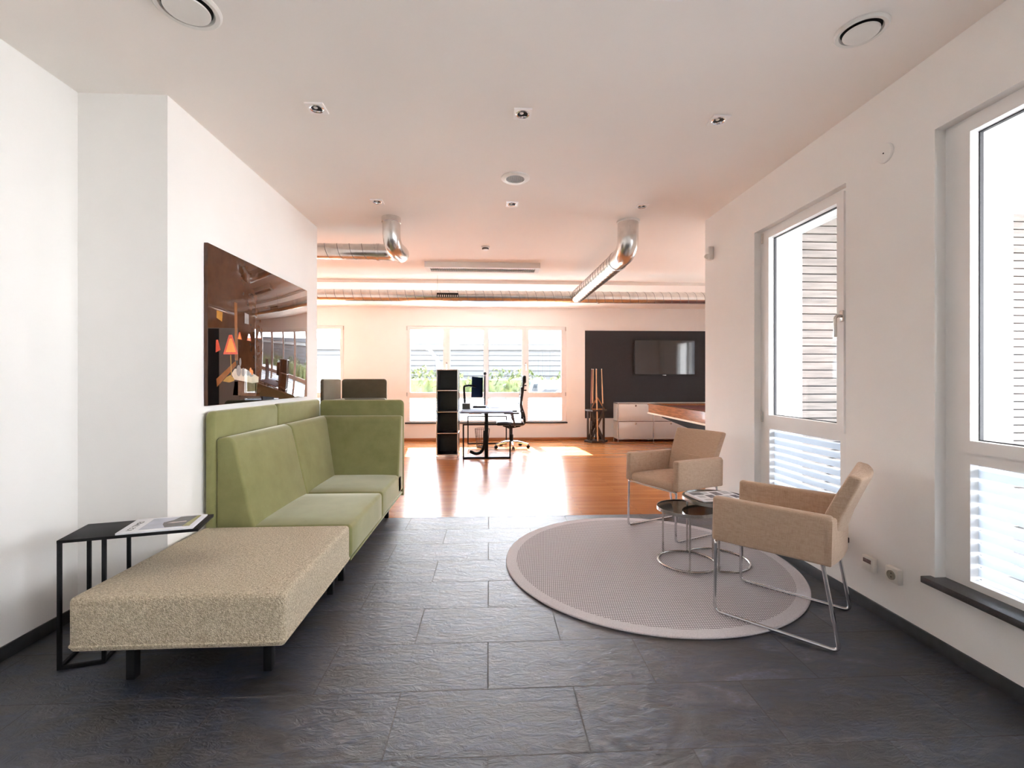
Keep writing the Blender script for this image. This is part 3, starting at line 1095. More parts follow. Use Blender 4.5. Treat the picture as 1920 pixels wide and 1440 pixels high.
text_mesh('masthead', 'ICE TIMES', 0.034, M_ink, mg, Matrix.Translation((0.257, 0.022, ph)) @ Matrix.Rotation(PI / 2, 4, 'Z'))

# ------------------------------------------------------------------ picture on the left wall
M_art = {}
for k, c in dict(brown=(0.07, 0.026, 0.012), black=(0.006, 0.005, 0.005), red=(0.62, 0.09, 0.05), orange=(0.85, 0.28, 0.06), gold=(0.35, 0.2, 0.05),
                 cloth=(0.6, 0.5, 0.4), wood=(0.22, 0.075, 0.02), amber=(0.45, 0.2, 0.03), grey=(0.3, 0.28, 0.27), mid=(0.11, 0.055, 0.033)).items():
    m_ = pbr('print_' + k, c, 0.3, var=0.15, scale=18, coat=1.0)
    b_ = m_.node_tree.nodes['Principled BSDF']
    b_.inputs['Coat Roughness'].default_value = 0.004
    b_.inputs['Coat IOR'].default_value = 1.5
    b_.inputs['Specular IOR Level'].default_value = 0.0
    M_art[k] = m_
order = list(M_art)
pic = thing('wall_picture', 'large glossy dark acrylic photograph of a table lamp on the left wall', 'picture', (XP, 3.74, 1.13))
PY0, PY1, PZ0, PZ1 = 2.955, 4.522, 1.133, 2.152
bm = B(); box(bm, XP + 0.002, XP + 0.024, PY0, PY1, PZ0, PZ1, 0.001); obj('acrylic_panel', bm, M_art['brown'], pic)
bm = B()
fx = XP + 0.0245


def pp(pts, key, lvl):
    prism(bm, pts, fx - 0.0004, fx + 0.0002 * lvl, 'x', mi=order.index(key))


def ell(cy, cz, ry, rz, n=16):
    return [(cy + ry * math.cos(2 * PI * k / n), cz + rz * math.sin(2 * PI * k / n)) for k in range(n)]


pp([(2.957, 1.62), (3.302, 1.657), (3.30, 1.14), (2.957, 1.135)], 'black', 1)
pp([(2.957, 1.135), (3.92, 1.135), (3.92, 1.15), (3.25, 1.19), (2.957, 1.2)], 'black', 2)
pp([(3.254, 1.83), (3.289, 1.83), (3.297, 1.43), (3.262, 1.43)], 'wood', 2)
pp([(3.049, 1.744), (3.115, 1.741), (3.108, 1.678), (3.049, 1.695)], 'amber', 2)
pp([(3.045, 1.302), (3.273, 1.429), (3.281, 1.395), (3.052, 1.25)], 'wood', 2)
pp([(3.258, 1.285), (3.234, 1.178), (3.55, 1.165), (3.569, 1.274)], 'mid', 1)
pp([(3.219, 1.337), (3.258, 1.372), (3.397, 1.375), (3.588, 1.317), (3.584, 1.277), (3.494, 1.27), (3.372, 1.285), (3.25, 1.298)], 'cloth', 2)
pp([(3.063, 1.555), (3.091, 1.491), (3.038, 1.472), (3.041, 1.553)], 'red', 3)
pp([(3.115, 1.286), (3.158, 1.315), (3.203, 1.328), (3.25, 1.307), (3.254, 1.288), (3.19, 1.278)], 'gold', 3)
pp([(3.203, 1.464), (3.213, 1.464), (3.225, 1.324), (3.213, 1.324)], 'gold', 3)
pp([(3.188, 1.599), (3.226, 1.603), (3.297, 1.478), (3.122, 1.468)], 'red', 3)
pp([(3.195, 1.575), (3.222, 1.577), (3.272, 1.487), (3.150, 1.48)], 'orange', 4)
pp([(3.122, 1.472), (3.297, 1.482), (3.296, 1.474), (3.124, 1.464)], 'red', 5)
for cy, cz in ((3.322, 1.6), (3.449, 1.6), (3.6, 1.63)):
    pp([(cy - 0.008, cz + 0.03), (cy + 0.008, cz + 0.03), (cy + 0.03, cz - 0.02), (cy - 0.03, cz - 0.02)], 'red', 2)
    pp([(cy - 0.004, cz + 0.02), (cy + 0.004, cz + 0.02), (cy + 0.02, cz - 0.018), (cy - 0.02, cz - 0.018)], 'orange', 3)
pp([(3.389, 1.777), (3.444, 1.771), (3.444, 1.7), (3.389, 1.7)], 'grey', 2)
for cy, cz, a, b in ((3.31, 1.36, 0.03, 0.04), (3.37, 1.35, 0.025, 0.03), (3.43, 1.345, 0.03, 0.02), (3.33, 1.42, 0.012, 0.03), (3.48, 1.33, 0.03, 0.012)):
    pp(ell(cy, cz, a, b), 'grey', 3)
for cy, cz in ((3.47, 1.365), (3.49, 1.35)):
    pp(ell(cy, cz, 0.014, 0.02), 'orange', 4)
pp([(3.53, 1.72), (3.545, 1.72), (3.552, 1.2), (3.537, 1.2)], 'mid', 1)
obj('printed_photograph', bm, [M_art[k] for k in order], pic, smooth=0)

# ------------------------------------------------------------------ rug
bm = B()
lathe(bm, [(0, 0.0), (RUG_R - 0.004, 0.0), (RUG_R, 0.004), (RUG_R, 0.009), (RUG_R - 0.006, 0.0125), (RUG_R - 0.02, 0.0115), (0, 0.0115)], (0, 0, 0), 128)
rug = obj('round_rug', bm, M_rug, smooth=30)
rug.location = (1.115, 3.235, 0)
tag(rug, 'round grey-beige woven rug on the slate tiles under the armchairs', 'rug')


# ------------------------------------------------------------------ armchairs
def armchair(label):
    """local: +x faces forward, +y to the sitter's left"""
    t = thing('armchair', label, 'armchair', group='beige armchairs')
    for s in (1, -1):
        bm = B(); rbox(bm, -0.245, 0.30, min(s * 0.232, s * 0.286), max(s * 0.232, s * 0.286), 0.405, 0.645, 0.016, k=3, mid=4)
        obj('armrest', bm, M_linen, t, local=True, smooth=60)
    bm = B()
    ps = []
    for k in range(13):            # curved outer back shell
        y = -0.286 + 0.572 * k / 12
        ps.append((-0.245 - 0.035 * (1 - (y / 0.286) ** 2), y))
    pts = ps + [(-0.215, 0.286), (-0.215, -0.286)]
    prism(bm, pts, 0.405, 0.632, 'z', 0.012, 3)
    obj('back_shell', bm, M_linen, t, local=True, smooth=50)
    bm = B(); rbox(bm, -0.225, 0.293, -0.231, 0.231, 0.395, 0.47, 0.028, dome=0.022)
    obj('seat', bm, M_linen, t, local=True, smooth=60)
    bm = B()
    rings = []
    n, mseg = 12, 14
    prof = [(-0.165, 0.47, 0.06), (-0.185, 0.56, 0.066), (-0.208, 0.65, 0.068), (-0.25, 0.75, 0.064), (-0.288, 0.825, 0.056), (-0.30, 0.85, 0.05)]
    hw = 0.229
    front, rear = [], []
    for j in range(n + 1):
        y = -hw + 2 * hw * j / n
        bow = 0.02 * (1 - (y / hw) ** 2)
        front.append([Vector((x + 0.0 - bow, y * (1 + 0.06 * max(0, (z - 0.65) / 0.2)), z)) for x, z, th in prof])
        rear.append([Vector((x - th - bow * 1.6, y * (1 + 0.06 * max(0, (z - 0.65) / 0.2)), z - 0.012)) for x, z, th in prof])
    vf = [[bm.verts.new(p) for p in c] for c in front]
    vr = [[bm.verts.new(p) for p in c] for c in rear]
    m_ = len(prof)
    for j in range(n):
        for i in range(m_ - 1):
            bm.faces.new([vf[j][i], vf[j + 1][i], vf[j + 1][i + 1], vf[j][i + 1]])
            bm.faces.new([vr[j][i + 1], vr[j + 1][i + 1], vr[j + 1][i], vr[j][i]])
        bm.faces.new([vf[j][-1], vf[j + 1][-1], vr[j + 1][-1], vr[j][-1]])
        bm.faces.new([vr[j][0], vr[j + 1][0], vf[j + 1][0], vf[j][0]])
    for j in (0, n):
        for i in range(m_ - 1):
            bm.faces.new([vf[j][i], vf[j][i + 1], vr[j][i + 1], vr[j][i]])
    bmesh.ops.recalc_face_normals(bm, faces=bm.faces[:])
    es = [e for e in bm.edges if len(e.link_faces) == 2 and e.calc_face_angle(0) > math.radians(45)]
    bmesh.ops.bevel(bm, geom=es, offset=0.012, segments=3, profile=0.5, affect='EDGES', clamp_overlap=True)
    obj('backrest', bm, M_linen, t, local=True, smooth=50)
    for s in (1, -1):
        y = s * 0.258
        bm = B()
        tube(bm, fillet([(-0.205, y * 0.98, 0.412), (-0.283, y, 0.009), (0.284, y, 0.009), (0.286, y, 0.395), (0.286, y * 0.9, 0.396)], 0.035), 0.0093, 12)
        obj('sled_leg', bm, M_chrome, t, local=True)
    bm = B(); tube(bm, [(0.286, -0.235, 0.396), (0.286, 0.235, 0.396)], 0.0085, 12); obj('crossbar', bm, M_chrome, t, local=True)
    bm = B(); tube(bm, [(-0.205, -0.25, 0.400), (-0.205, 0.25, 0.400)], 0.0085, 12); obj('crossbar', bm, M_chrome, t, local=True)
    return t


ch = armchair('beige linen armchair with its back to the wall sockets, nearest on the rug')
TILT = -math.atan2(0.0112, 0.567)    # front of the sled stands on the rug
ch.location = (1.63, 2.475, 0.0068)
ch.rotation_euler = (0, TILT, math.atan2(0.69, -0.72))
ch2 = copy_tree(ch)
ch2['label'] = 'beige linen armchair at the far edge of the rug, seat front in view'
ch2.location = (1.595, 3.89, 0.0068)
ch2.rotation_euler = (0, TILT, math.atan2(-0.452, -0.892))


# ------------------------------------------------------------------ nesting tables
def nest_table(c, r, zt, legs, arc, label):
    t = thing('nesting_table', label, 'coffee table', (c[0], c[1], 0.012), 0, 'round nesting tables')
    zt -= 0.012
    bm = B(); lathe(bm, [(0, zt - 0.012), (r - 0.004, zt - 0.012), (r - 0.004, zt - 0.006), (0, zt - 0.006)], seg=64); obj('glass_top', bm, M_darkglass, t, local=True)
    bm = B(); lathe(bm, [(r - 0.004, zt - 0.022), (r, zt - 0.022), (r, zt), (r - 0.004, zt), (r - 0.004, zt - 0.022)], seg=64); obj('rim', bm, M_steel, t, local=True)
    for a in legs:
        x, y = (r - 0.008) * math.cos(a), (r - 0.008) * math.sin(a)
        bm = B(); cyl(bm, (x, y, 0.006), (x, y, zt - 0.012), 0.0068, 10); obj('leg', bm, M_steel, t, local=True)
    bm = B()
    a0, a1 = arc
    full = abs(a1 - a0) > 2 * PI - 0.01
    n = 72
    pts = [((r - 0.008) * math.cos(a0 + (a1 - a0) * k / n), (r - 0.008) * math.sin(a0 + (a1 - a0) * k / n), 0.0075) for k in range(n if full else n + 1)]
    tube(bm, pts, 0.0075, 10, closed=full)
    obj('base_ring', bm, M_steel, t, local=True)
    return t


D = math.radians
nest_table((1.39, 3.17), 0.203, 0.402, (D(124), D(252), D(4)), (0, 2 * PI), 'lower round black glass side table with a closed steel base ring')
nest_table((1.61, 3.19), 0.226, 0.464, (D(128), D(248), D(10)), (D(-112), D(128)), 'taller round black glass side table carrying the newspaper')

M_newsgrey = pbr('grey_news_photo', (0.16, 0.15, 0.17), 0.7, var=0.5, scale=60)
M_newstext = pbr('grey_news_text', (0.5, 0.5, 0.52), 0.7, var=0.35, scale=260)
np_ = thing('newspaper', 'folded newspaper with photos lying on the taller glass table', 'newspaper', (1.60, 3.205, 0.459), D(8))
bm = B()
rbox(bm, -0.155, 0.185, -0.125, 0.12, 0.0, 0.012, 0.005, k=3, mid=3)
obj('pages', bm, M_paper, np_, local=True)
bm = B()
rows = [(-0.14, -0.05, 0.03, 0.10, 0), (-0.05, 0.0, 0.05, 0.1, 1), (0.02, 0.08, 0.0, 0.09, 0), (-0.13, -0.08, -0.04, 0.01, 1), (-0.06, 0.0, -0.06, 0.02, 0),
        (0.02, 0.10, -0.08, -0.02, 1), (0.10, 0.165, 0.02, 0.1, 1), (0.115, 0.165, -0.09, -0.01, 0), (-0.13, -0.02, -0.11, -0.08, 1)]
for a, b, c, d, k in rows:
    box(bm, a, b, c, d, 0.0118, 0.0124, mi=k)
obj('printed_columns', bm, [M_newsgrey, M_newstext], np_, local=True, smooth=0)
bm = B(); rbox(bm, -0.165, -0.11, -0.10, 0.10, 0.0, 0.006, 0.0025, k=2, mid=2); obj('folded_edge', bm, M_coverpale, np_, local=True)

# ------------------------------------------------------------------ right wall fittings
def on_right(y, z):
    return (XR, y, z)


so = thing('wall_socket', 'cream power socket with a round recess low on the right wall', 'socket', on_right(2.312, 0.272))
bm = B(); box(bm, XR - 0.03, XR, 2.272, 2.352, 0.232, 0.312, 0.006); obj('housing', bm, M_cream, so)
bm = B(); lathe(bm, [(0.0, 0.002), (0.020, 0.002), (0.021, 0.006), (0.024, 0.006), (0.024, -0.002), (0, -0.002)], (XR - 0.03, 2.312, 0.272), 28, M=Matrix.Rotation(-PI / 2, 4, 'Y'))
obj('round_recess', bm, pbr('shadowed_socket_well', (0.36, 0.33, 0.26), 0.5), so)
bm = B()
for dz in (-0.0095, 0.0095):
    cyl(bm, (XR - 0.0335, 2.312, 0.272 + dz), (XR - 0.031, 2.312, 0.272 + dz), 0.003, 10)
obj('contact_hole', bm, M_darkhole, so)
sd = thing('data_socket', 'cream data outlet with a hinged flap left of the power socket', 'socket', on_right(2.468, 0.268))
bm = B(); box(bm, XR - 0.03, XR, 2.428, 2.508, 0.228, 0.308, 0.006); obj('housing', bm, M_cream, sd)
bm = B(); box(bm, XR - 0.033, XR - 0.028, 2.44, 2.496, 0.24, 0.272, 0.001); obj('flap', bm, M_white, sd)
bm = B(); box(bm, XR - 0.0315, XR - 0.028, 2.442, 2.494, 0.274, 0.296); obj('label_window', bm, pbr('smoky_label_window', (0.2, 0.13, 0.12), 0.2, var=0.5, scale=120), sd)

dc = B(); lathe(dc, [(0, 0.012), (0.047, 0.011), (0.052, 0.006), (0.052, 0.0), (0, 0.0)], (XR, 2.381, 2.52), 40, M=Matrix.Rotation(-PI / 2, 4, 'Y'))
cyl(dc, (XR - 0.0135, 2.381, 2.52), (XR - 0.011, 2.381, 2.52), 0.004, 10, mi=1)
tag(obj('cover_plate', dc, [M_wall, M_darkhole]), 'round white blank cover plate high between the right windows', 'cover plate')
pr_ = thing('motion_sensor', 'small white motion sensor at the end of the right wall', 'sensor', on_right(4.31, 2.5))
bm = B(); box(bm, XR - 0.05, XR, 4.275, 4.345, 2.44, 2.57, 0.014, 3); obj('housing', bm, M_white, pr_)
bm = B(); lathe(bm, [(0, 0.03), (0.012, 0.027), (0.022, 0.016), (0.026, 0.0), (0, 0)], (XR - 0.048, 4.31, 2.475), 20, M=Matrix.Rotation(-PI / 2, 4, 'Y')); obj('lens', bm, M_cream, pr_)

# ------------------------------------------------------------------ ceiling fittings
def downlight(x, y, label):
    t = thing('downlight', label, 'ceiling lamp', (x, y, H), 0, 'square recessed downlights')
    bm = B(); slab = 0.052
    slab_with_holes(bm, -slab, slab, -slab, slab, [(-0.03, 0.03, -0.03, 0.03)], lambda a, b, c, d, s, u: box(bm, a, b, c, d, s, u), -0.009, 0.0)
    obj('trim_plate', bm, M_trim, t, local=True, smooth=0)
    bm = B(); lathe(bm, [(0.041, -0.009), (0.037, -0.012), (0.031, -0.009), (0.029, -0.001), (0.041, -0.001), (0.041, -0.009)], seg=32); obj('swivel_ring', bm, M_chrome, t, local=True)
    bm = B(); lathe(bm, [(0, -0.0015), (0.031, -0.0015), (0.031, -0.0004), (0, -0.0004)], seg=24); obj('reflector', bm, M_darkhole, t, local=True)
    bm = B(); lathe(bm, [(0, -0.006), (0.008, -0.005), (0.012, -0.0015), (0, -0.0015)], (-0.006, 0, 0), 16); obj('bulb', bm, M_cream, t, local=True)
    return t


for x, y, lab in ((-0.995, 2.71, 'leftmost of the three downlights in the nearer ceiling row'), (0.198, 2.706, 'middle one of the three downlights in the nearer ceiling row'),
                  (1.385, 2.713, 'rightmost of the three downlights in the nearer ceiling row'), (-0.985, 4.11, 'downlight just before the left duct elbow'),
                  (0.205, 4.105, 'middle downlight of the farther row, behind the round loudspeaker'), (1.384, 4.10, 'downlight just before the right duct elbow')):
    downlight(x, y, lab)


def disc_valve(x, y, r, label):
    t = thing('air_valve', label, 'ceiling vent', (x, y, H), 0, 'round ceiling air valves')
    bm = B(); lathe(bm, [(r, 0.0), (r, -0.006), (r * 0.93, -0.014), (r * 0.8, -0.012), (r * 0.74, 0.0), (r, 0.0)], seg=56); obj('outer_ring', bm, M_white, t, local=True)
    bm = B(); lathe(bm, [(0, -0.001), (r * 0.76, -0.001), (r * 0.76, -0.0004), (0, -0.0004)], seg=40); obj('throat', bm, M_darkhole, t, local=True)
    bm = B(); lathe(bm, [(0, -0.022), (r * 0.5, -0.023), (r * 0.66, -0.021), (r * 0.68, -0.016), (r * 0.6, -0.011), (0, -0.01)], seg=48); obj('disc', bm, M_white, t, local=True)
    return t


disc_valve(-1.27, 2.0, 0.128, 'large round white air valve in the ceiling over the ottoman')
disc_valve(1.67, 1.985, 0.104, 'round white air valve in the ceiling near the right wall')

sp = thing('ceiling_loudspeaker', 'round white ceiling loudspeaker with a dark ribbed grille', 'loudspeaker', (0.204, 3.58, H))
bm = B(); lathe(bm, [(0.112, 0.0), (0.112, -0.006), (0.106, -0.010), (0.072, -0.012), (0.070, -0.004), (0.07, 0.0), (0.112, 0)], seg=56); obj('bezel', bm, M_white, sp, local=True)
bm = B(); lathe(bm, [(0, -0.004), (0.071, -0.004), (0.071, -0.001), (0, -0.001)], seg=40); obj('cone', bm, M_darkhole, sp, local=True)
bm = B()
for i in range(-7, 8):
    x = i * 0.0094
    l = math.sqrt(max(0, 0.07 ** 2 - x * x))
    if l > 0.01:
        box(bm, x - 0.0022, x + 0.0022, -l, l, -0.009, -0.005)
obj('grille', bm, M_seam, sp, local=True, smooth=0)

sm = thing('smoke_detector', 'small white smoke detector on the ceiling before the strip light', 'smoke detector', (-0.044, 5.453, H))
bm = B(); lathe(bm, [(0, -0.042), (0.03, -0.042), (0.036, -0.036), (0.038, -0.018), (0.052, -0.014), (0.052, 0), (0, 0)], seg=32); obj('housing', bm, M_white, sm, local=True)
bm = B(); lathe(bm, [(0.0375, -0.034), (0.0395, -0.033), (0.0395, -0.02), (0.0375, -0.019)], seg=32); obj('vent_slot', bm, M_darkhole, sm, local=True)

hp = thing('access_panel', 'flush white access hatch at the top of the ceiling', 'hatch', (0.45, 1.53, H))
bm = B(); slab_with_holes(bm, 0.02, 0.80, 1.20, 1.87, [(0.035, 0.785, 1.215, 1.855)], lambda a, b, c, d, s, u: box(bm, a, b, c, d, s, u), H - 0.004, H)
obj('frame', bm, M_trim, hp, smooth=0)
bm = B(); box(bm, 0.038, 0.782, 1.218, 1.852, H - 0.006, H, 0.001); obj('door_leaf', bm, M_white, hp)

fl = thing('strip_light', 'long flat white louvre light fitting on the ceiling', 'ceiling lamp', (-0.085, 6.32, H))
bm = B(); slab_with_holes(bm, -0.86, 0.69, 6.18, 6.46, [(-0.80, 0.63, 6.225, 6.415)], lambda a, b, c, d, s, u: box(bm, a, b, c, d, s, u), H - 0.075, H - 0.0)
obj('housing', bm, M_white, fl, smooth=0)
bm = B()
for i in range(46):
    x = -0.795 + i * 0.0316
    box(bm, x - 0.002, x + 0.002, 6.225, 6.415, H - 0.07, H - 0.045)
for y in (6.29, 6.35):
    box(bm, -0.80, 0.63, y - 0.003, y + 0.003, H - 0.072, H - 0.04)
obj('louvre_grid', bm, M_alu, fl, smooth=0)
for y in (6.26, 6.32, 6.38):
    bm = B(); cyl(bm, (-0.78, y, H - 0.025), (0.6, y, H - 0.025), 0.012, 10); obj('tube_lamp', bm, M_white, fl)


# ------------------------------------------------------------------ ducts
def helix(p0, p1, r, pitch, n=18):
    p0, p1 = Vector(p0), Vector(p1)
    d = (p1 - p0); Ln = d.length; d.normalize()
    u = d.orthogonal().normalized(); v = d.cross(u)
    k = int(Ln / pitch * n)
    return [p0 + d * (Ln * i / k) + (u * math.cos(2 * PI * i / n) + v * math.sin(2 * PI * i / n)) * r for i in range(k + 1)]


def collar(bm, p, d, r, w=0.03):
    d = Vector(d).normalized()
    p = Vector(p)
    tube(bm, [p - d * w / 2, p - d * w / 2 + d * 0.001, p + d * w / 2 - d * 0.001, p + d * w / 2], [r, r + 0.006, r + 0.006, r], 32)


du = thing('ventilation_duct', 'spiral steel duct running left from a ceiling elbow', 'duct', (-0.95, 4.52, H))
r1 = 0.085
path = fillet([(-0.95, 4.52, H), (-0.95, 4.54, 2.60), (-0.90, 4.84, 2.59), (-1.0, 5.05, 2.675), (-1.25, 5.05, 2.68)], 0.2, 9)
bm = B(); tube(bm, path, r1, 32); obj('elbow', bm, M_galv, du, smooth=60)
bm = B(); tube(bm, [(-1.25, 5.05, 2.68), (-6.1, 5.05, 2.68)], r1 - 0.002, 32); pz = obj('duct_run', bm, M_galv, du, smooth=60)
bm = B(); tube(bm, helix((-1.2, 5.05, 2.68), (-6.1, 5.05, 2.68), r1 - 0.0015, 0.13), 0.0024, 6); obj('spiral_seam', bm, M_seam, pz)
bm = B(); collar(bm, (-0.95, 4.52, 2.845), (0, 0, 1), r1, 0.05); obj('collar', bm, M_galv, du)
bm = B(); collar(bm, (-1.2, 5.05, 2.678), (1, 0, 0), r1, 0.03); obj('collar', bm, M_galv, du)

dm = thing('ventilation_duct', 'long spiral steel duct crossing the far room below the ceiling', 'duct', (0, 7.0, 2.56))
r3 = 0.087
bm = B(); tube(bm, [(-6.2, 7.0, 2.56), (5.6, 7.0, 2.56)], r3, 36); pz = obj('duct_run', bm, M_galv, dm, smooth=60)
bm = B(); tube(bm, helix((-6.1, 7.0, 2.56), (5.5, 7.0, 2.56), r3 + 0.0006, 0.13, 16), 0.0024, 5); obj('spiral_seam', bm, M_seam, pz)
for x, w_ in ((1.02, 0.035), (1.68, 0.035), (-0.80, 0.02), (-0.42, 0.02)):
    bm = B(); collar(bm, (x, 7.0, 2.56), (1, 0, 0), r3, w_); obj('collar', bm, M_galv, dm)
bm = B(); box(bm, -0.78, -0.46, 6.905, 6.935, 2.525, 2.59, 0.003); gr = obj('air_grille', bm, M_darkhole, dm)
bm = B()
for i in range(10):
    x = -0.765 + i * 0.0315
    box(bm, x, x + 0.014, 6.90, 6.906, 2.53, 2.56)
obj('grille_slats', bm, M_white, gr, smooth=0)
bm = B(); cyl(bm, (-0.78, 7.0, 2.64), (-0.78, 7.0, H), 0.003, 8); obj('hanger_wire', bm, M_steel, dm)

db = thing('ventilation_duct', 'thick spiral steel duct running from the right ceiling elbow to the cross duct', 'duct', (1.38, 4.5, H))
r2 = 0.102
pth = fillet([(1.378, 4.50, H), (1.378, 4.51, 2.575), (1.372, 4.85, 2.56)], 0.22, 12)
bm = B(); tube(bm, pth, r2, 36); obj('elbow', bm, M_galv, db, smooth=60)
bm = B(); tube(bm, [(1.372, 4.83, 2.561), (1.34, 6.91, 2.56)], r2 - 0.003, 36); pz = obj('duct_run', bm, M_galv, db, smooth=60)
bm = B(); tube(bm, helix((1.372, 4.86, 2.561), (1.34, 6.89, 2.56), r2 - 0.0022, 0.125, 20), 0.0028, 6); obj('spiral_seam', bm, M_seam, pz)
bm = B(); collar(bm, (1.378, 4.5, H - 0.012), (0, 0, 1), r2 + 0.004, 0.02); obj('ceiling_collar', bm, M_white, db)
bm = B(); collar(bm, (1.372, 4.84, 2.561), (0, 1, 0), r2, 0.03); obj('collar', bm, M_galv, db)

# ------------------------------------------------------------------ high-back sofa at the back, shade put into its colour
ds = thing('high_back_sofa', 'shade-darkened velvet high-back sofa in the far room behind the green sofa', 'sofa', (-2.3, 8.5, 0))
xs0, xs1, yb = -2.83, -1.97, 8.96
bm = B(); prism(bm, rrect(8.02, yb - 0.0, 0.12, 1.305, 0.05), xs0 - 0.06, xs0, 'x', 0.02, 3); obj('side_screen', bm, M_velvet_shaded, ds, smooth=50)
bm = B(); prism(bm, rrect(xs0 + 0.006, xs1, 0.12, 1.305, 0.06), yb, yb + 0.06, 'y', 0.02, 3); obj('back_screen', bm, M_velvet_shaded, ds, smooth=50)
bm = B(); rbox(bm, xs0 + 0.005, xs1, 8.15, yb, 0.16, 0.38, 0.03); obj('seat', bm, M_velvet_shaded, ds, smooth=60)
bm = B(); prism(bm, wedge(yb - 0.002, -1), xs0 + 0.005, xs1, 'x', 0.018, 3); obj('backrest', bm, M_velvet_shaded, ds, smooth=50)
bm = B(); prism(bm, wedge(xs0 + 0.002, 1), 8.12, yb, 'y', 0.018, 3); obj('backrest', bm, M_velvet_shaded, ds, smooth=50)
for x, y in ((xs0 + 0.1, 8.25), (xs1 - 0.1, 8.25), (xs0 + 0.1, yb - 0.1), (xs1 - 0.1, yb - 0.1)):
    bm = B(); box(bm, x - 0.018, x + 0.018, y - 0.018, y + 0.018, 0, 0.165); obj('leg', bm, M_black, ds)

# ------------------------------------------------------------------ black shelf tower
sh = thing('shelf_tower', 'tall black four-compartment shelf tower with chrome tubes before the desk', 'shelf', (-0.69, 7.86, 0))
sx0, sx1, sy0, sy1 = -0.866, -0.521, 7.665, 8.05
levels = [0.045, 0.40, 0.755, 1.11, 1.455]
bm = B()
box(bm, sx0 + 0.008, sx0 + 0.012, sy0 + 0.01, sy1 - 0.01, levels[0], levels[-1])
box(bm, sx1 - 0.012, sx1 - 0.008, sy0 + 0.01, sy1 - 0.01, levels[0], levels[-1])
obj('side_panel', bm, M_blackgloss, sh, smooth=0)
bm = B(); box(bm, sx0 + 0.01, sx1 - 0.01, sy1 - 0.012, sy1 - 0.008, levels[0], levels[-1]); obj('back_panel', bm, M_blackgloss, sh, smooth=0)
for z in levels:
    bm = B(); box(bm, sx0 + 0.01, sx1 - 0.01, sy0 + 0.008, sy1 - 0.01, z - 0.003, z + 0.003); obj('shelf_board', bm, M_blackgloss, sh, smooth=0)
bm = B()
for z in levels:
    for y in (sy0, sy1):
        cyl(bm, (sx0, y, z), (sx1, y, z), 0.0085, 10)
    for x in (sx0, sx1):
        cyl(bm, (x, sy0, z), (x, sy1, z), 0.0085, 10)
for x in (sx0, sx1):
    for y in (sy0, sy1):
        cyl(bm, (x, y, levels[0]), (x, y, levels[-1]), 0.0085, 10)
obj('tube_frame', bm, M_chrome, sh)
for x in (sx0, sx1):
    for y in (sy0, sy1):
        bm = B(); lathe(bm, [(0, 0), (0.016, 0), (0.016, 0.012), (0.007, 0.018), (0.007, 0.045), (0, 0.045)], (x, y, 0), 14); obj('foot', bm, M_chrome, sh)

# ------------------------------------------------------------------ desk and what stands on it
dk = thing('desk', 'height-adjustable office desk with black frame legs before the far window', 'desk', (-0.04, 8.4, 0))
dx0, dx1 = -0.475, 0.39
bm = B(); box(bm, dx0, dx1, 7.45, 9.30, 0.745, 0.772, 0.004); obj('desktop', bm, M_desk, dk)
for y in (7.55, 9.22):
    bm = B()
    slab_with_holes(bm, -0.432, 0.357, 0.002, 0.567, [(-0.408, 0.333, 0.026, 0.545)], lambda a, b, c, d, s, t: box(bm, a, b, s, t, c, d), y - 0.012, y + 0.012)
    box(bm, -0.43, -0.36, y - 0.03, y + 0.03, 0.0, 0.02, 0.003); box(bm, 0.285, 0.355, y - 0.03, y + 0.03, 0.0, 0.02, 0.003)
    obj('leg_frame', bm, M_black, dk, smooth=0)
    bm = B(); box(bm, -0.075, -0.015, y - 0.04, y + 0.04, 0.0, 0.60, 0.004); box(bm, -0.068, -0.022, y - 0.033, y + 0.033, 0.6, 0.746, 0.003)
    obj('lifting_column', bm, M_black, dk)
bm = B(); box(bm, -0.08, -0.01, 7.6, 9.2, 0.70, 0.745, 0.003); obj('under_beam', bm, M_black, dk)
bm = B(); box(bm, -0.35, -0.12, 7.9, 8.6, 0.70, 0.742, 0.01); obj('cable_tray', bm, M_alu, dk)
bm = B(); tube(bm, fillet([(-0.065, 7.60, 0.45), (-0.075, 7.60, 0.2), (-0.13, 7.62, 0.09), (-0.22, 7.66, 0.055), (-0.31, 7.72, 0.09)], 0.07), 0.026, 12); obj('cable_snake', bm, M_black, dk)

ob = B(); box(ob, -0.475, -0.335, 8.15, 8.29, 0.772, 0.872, 0.006)
tag(obj('storage_box', ob, M_olive), 'small olive grey box at the left end of the desk', 'box')
mon = thing('computer_monitor', 'dark blue monitor on a swivel arm, its back turned to the shelf tower', 'monitor', (-0.25, 8.6, 0.772))
Mm = Matrix.Translation((-0.25, 8.62, 1.15)) @ Matrix.Rotation(D(20), 4, 'Z')
bm = B(); prism(bm, [(-0.29, -0.18), (0.29, -0.2), (0.29, 0.2), (-0.29, 0.18)], 0.0, 0.03, 'x', 0.01, 3, M=Mm @ Matrix.Translation((0.01, 0, 0)) @ Matrix.Rotation(D(2), 4, 'Y')); obj('shell', bm, M_navy, mon)
bm = B(); box(bm, 0.041, 0.044, -0.275, 0.275, -0.165, 0.165, M=Mm); obj('screen', bm, M_screen, mon)
bm = B()
tube(bm, fillet([(-0.44, 8.42, 0.785), (-0.45, 8.43, 1.0), (-0.46, 8.45, 1.175), (-0.36, 8.55, 1.185), (-0.25, 8.62, 1.16)], 0.04), 0.02, 10)
obj('swivel_arm', bm, M_black, mon)
bm = B(); lathe(bm, [(0, 0), (0.05, 0), (0.05, 0.012), (0.02, 0.02), (0, 0.02)], (-0.44, 8.42, 0.772), 20); obj('arm_base', bm, M_black, mon)
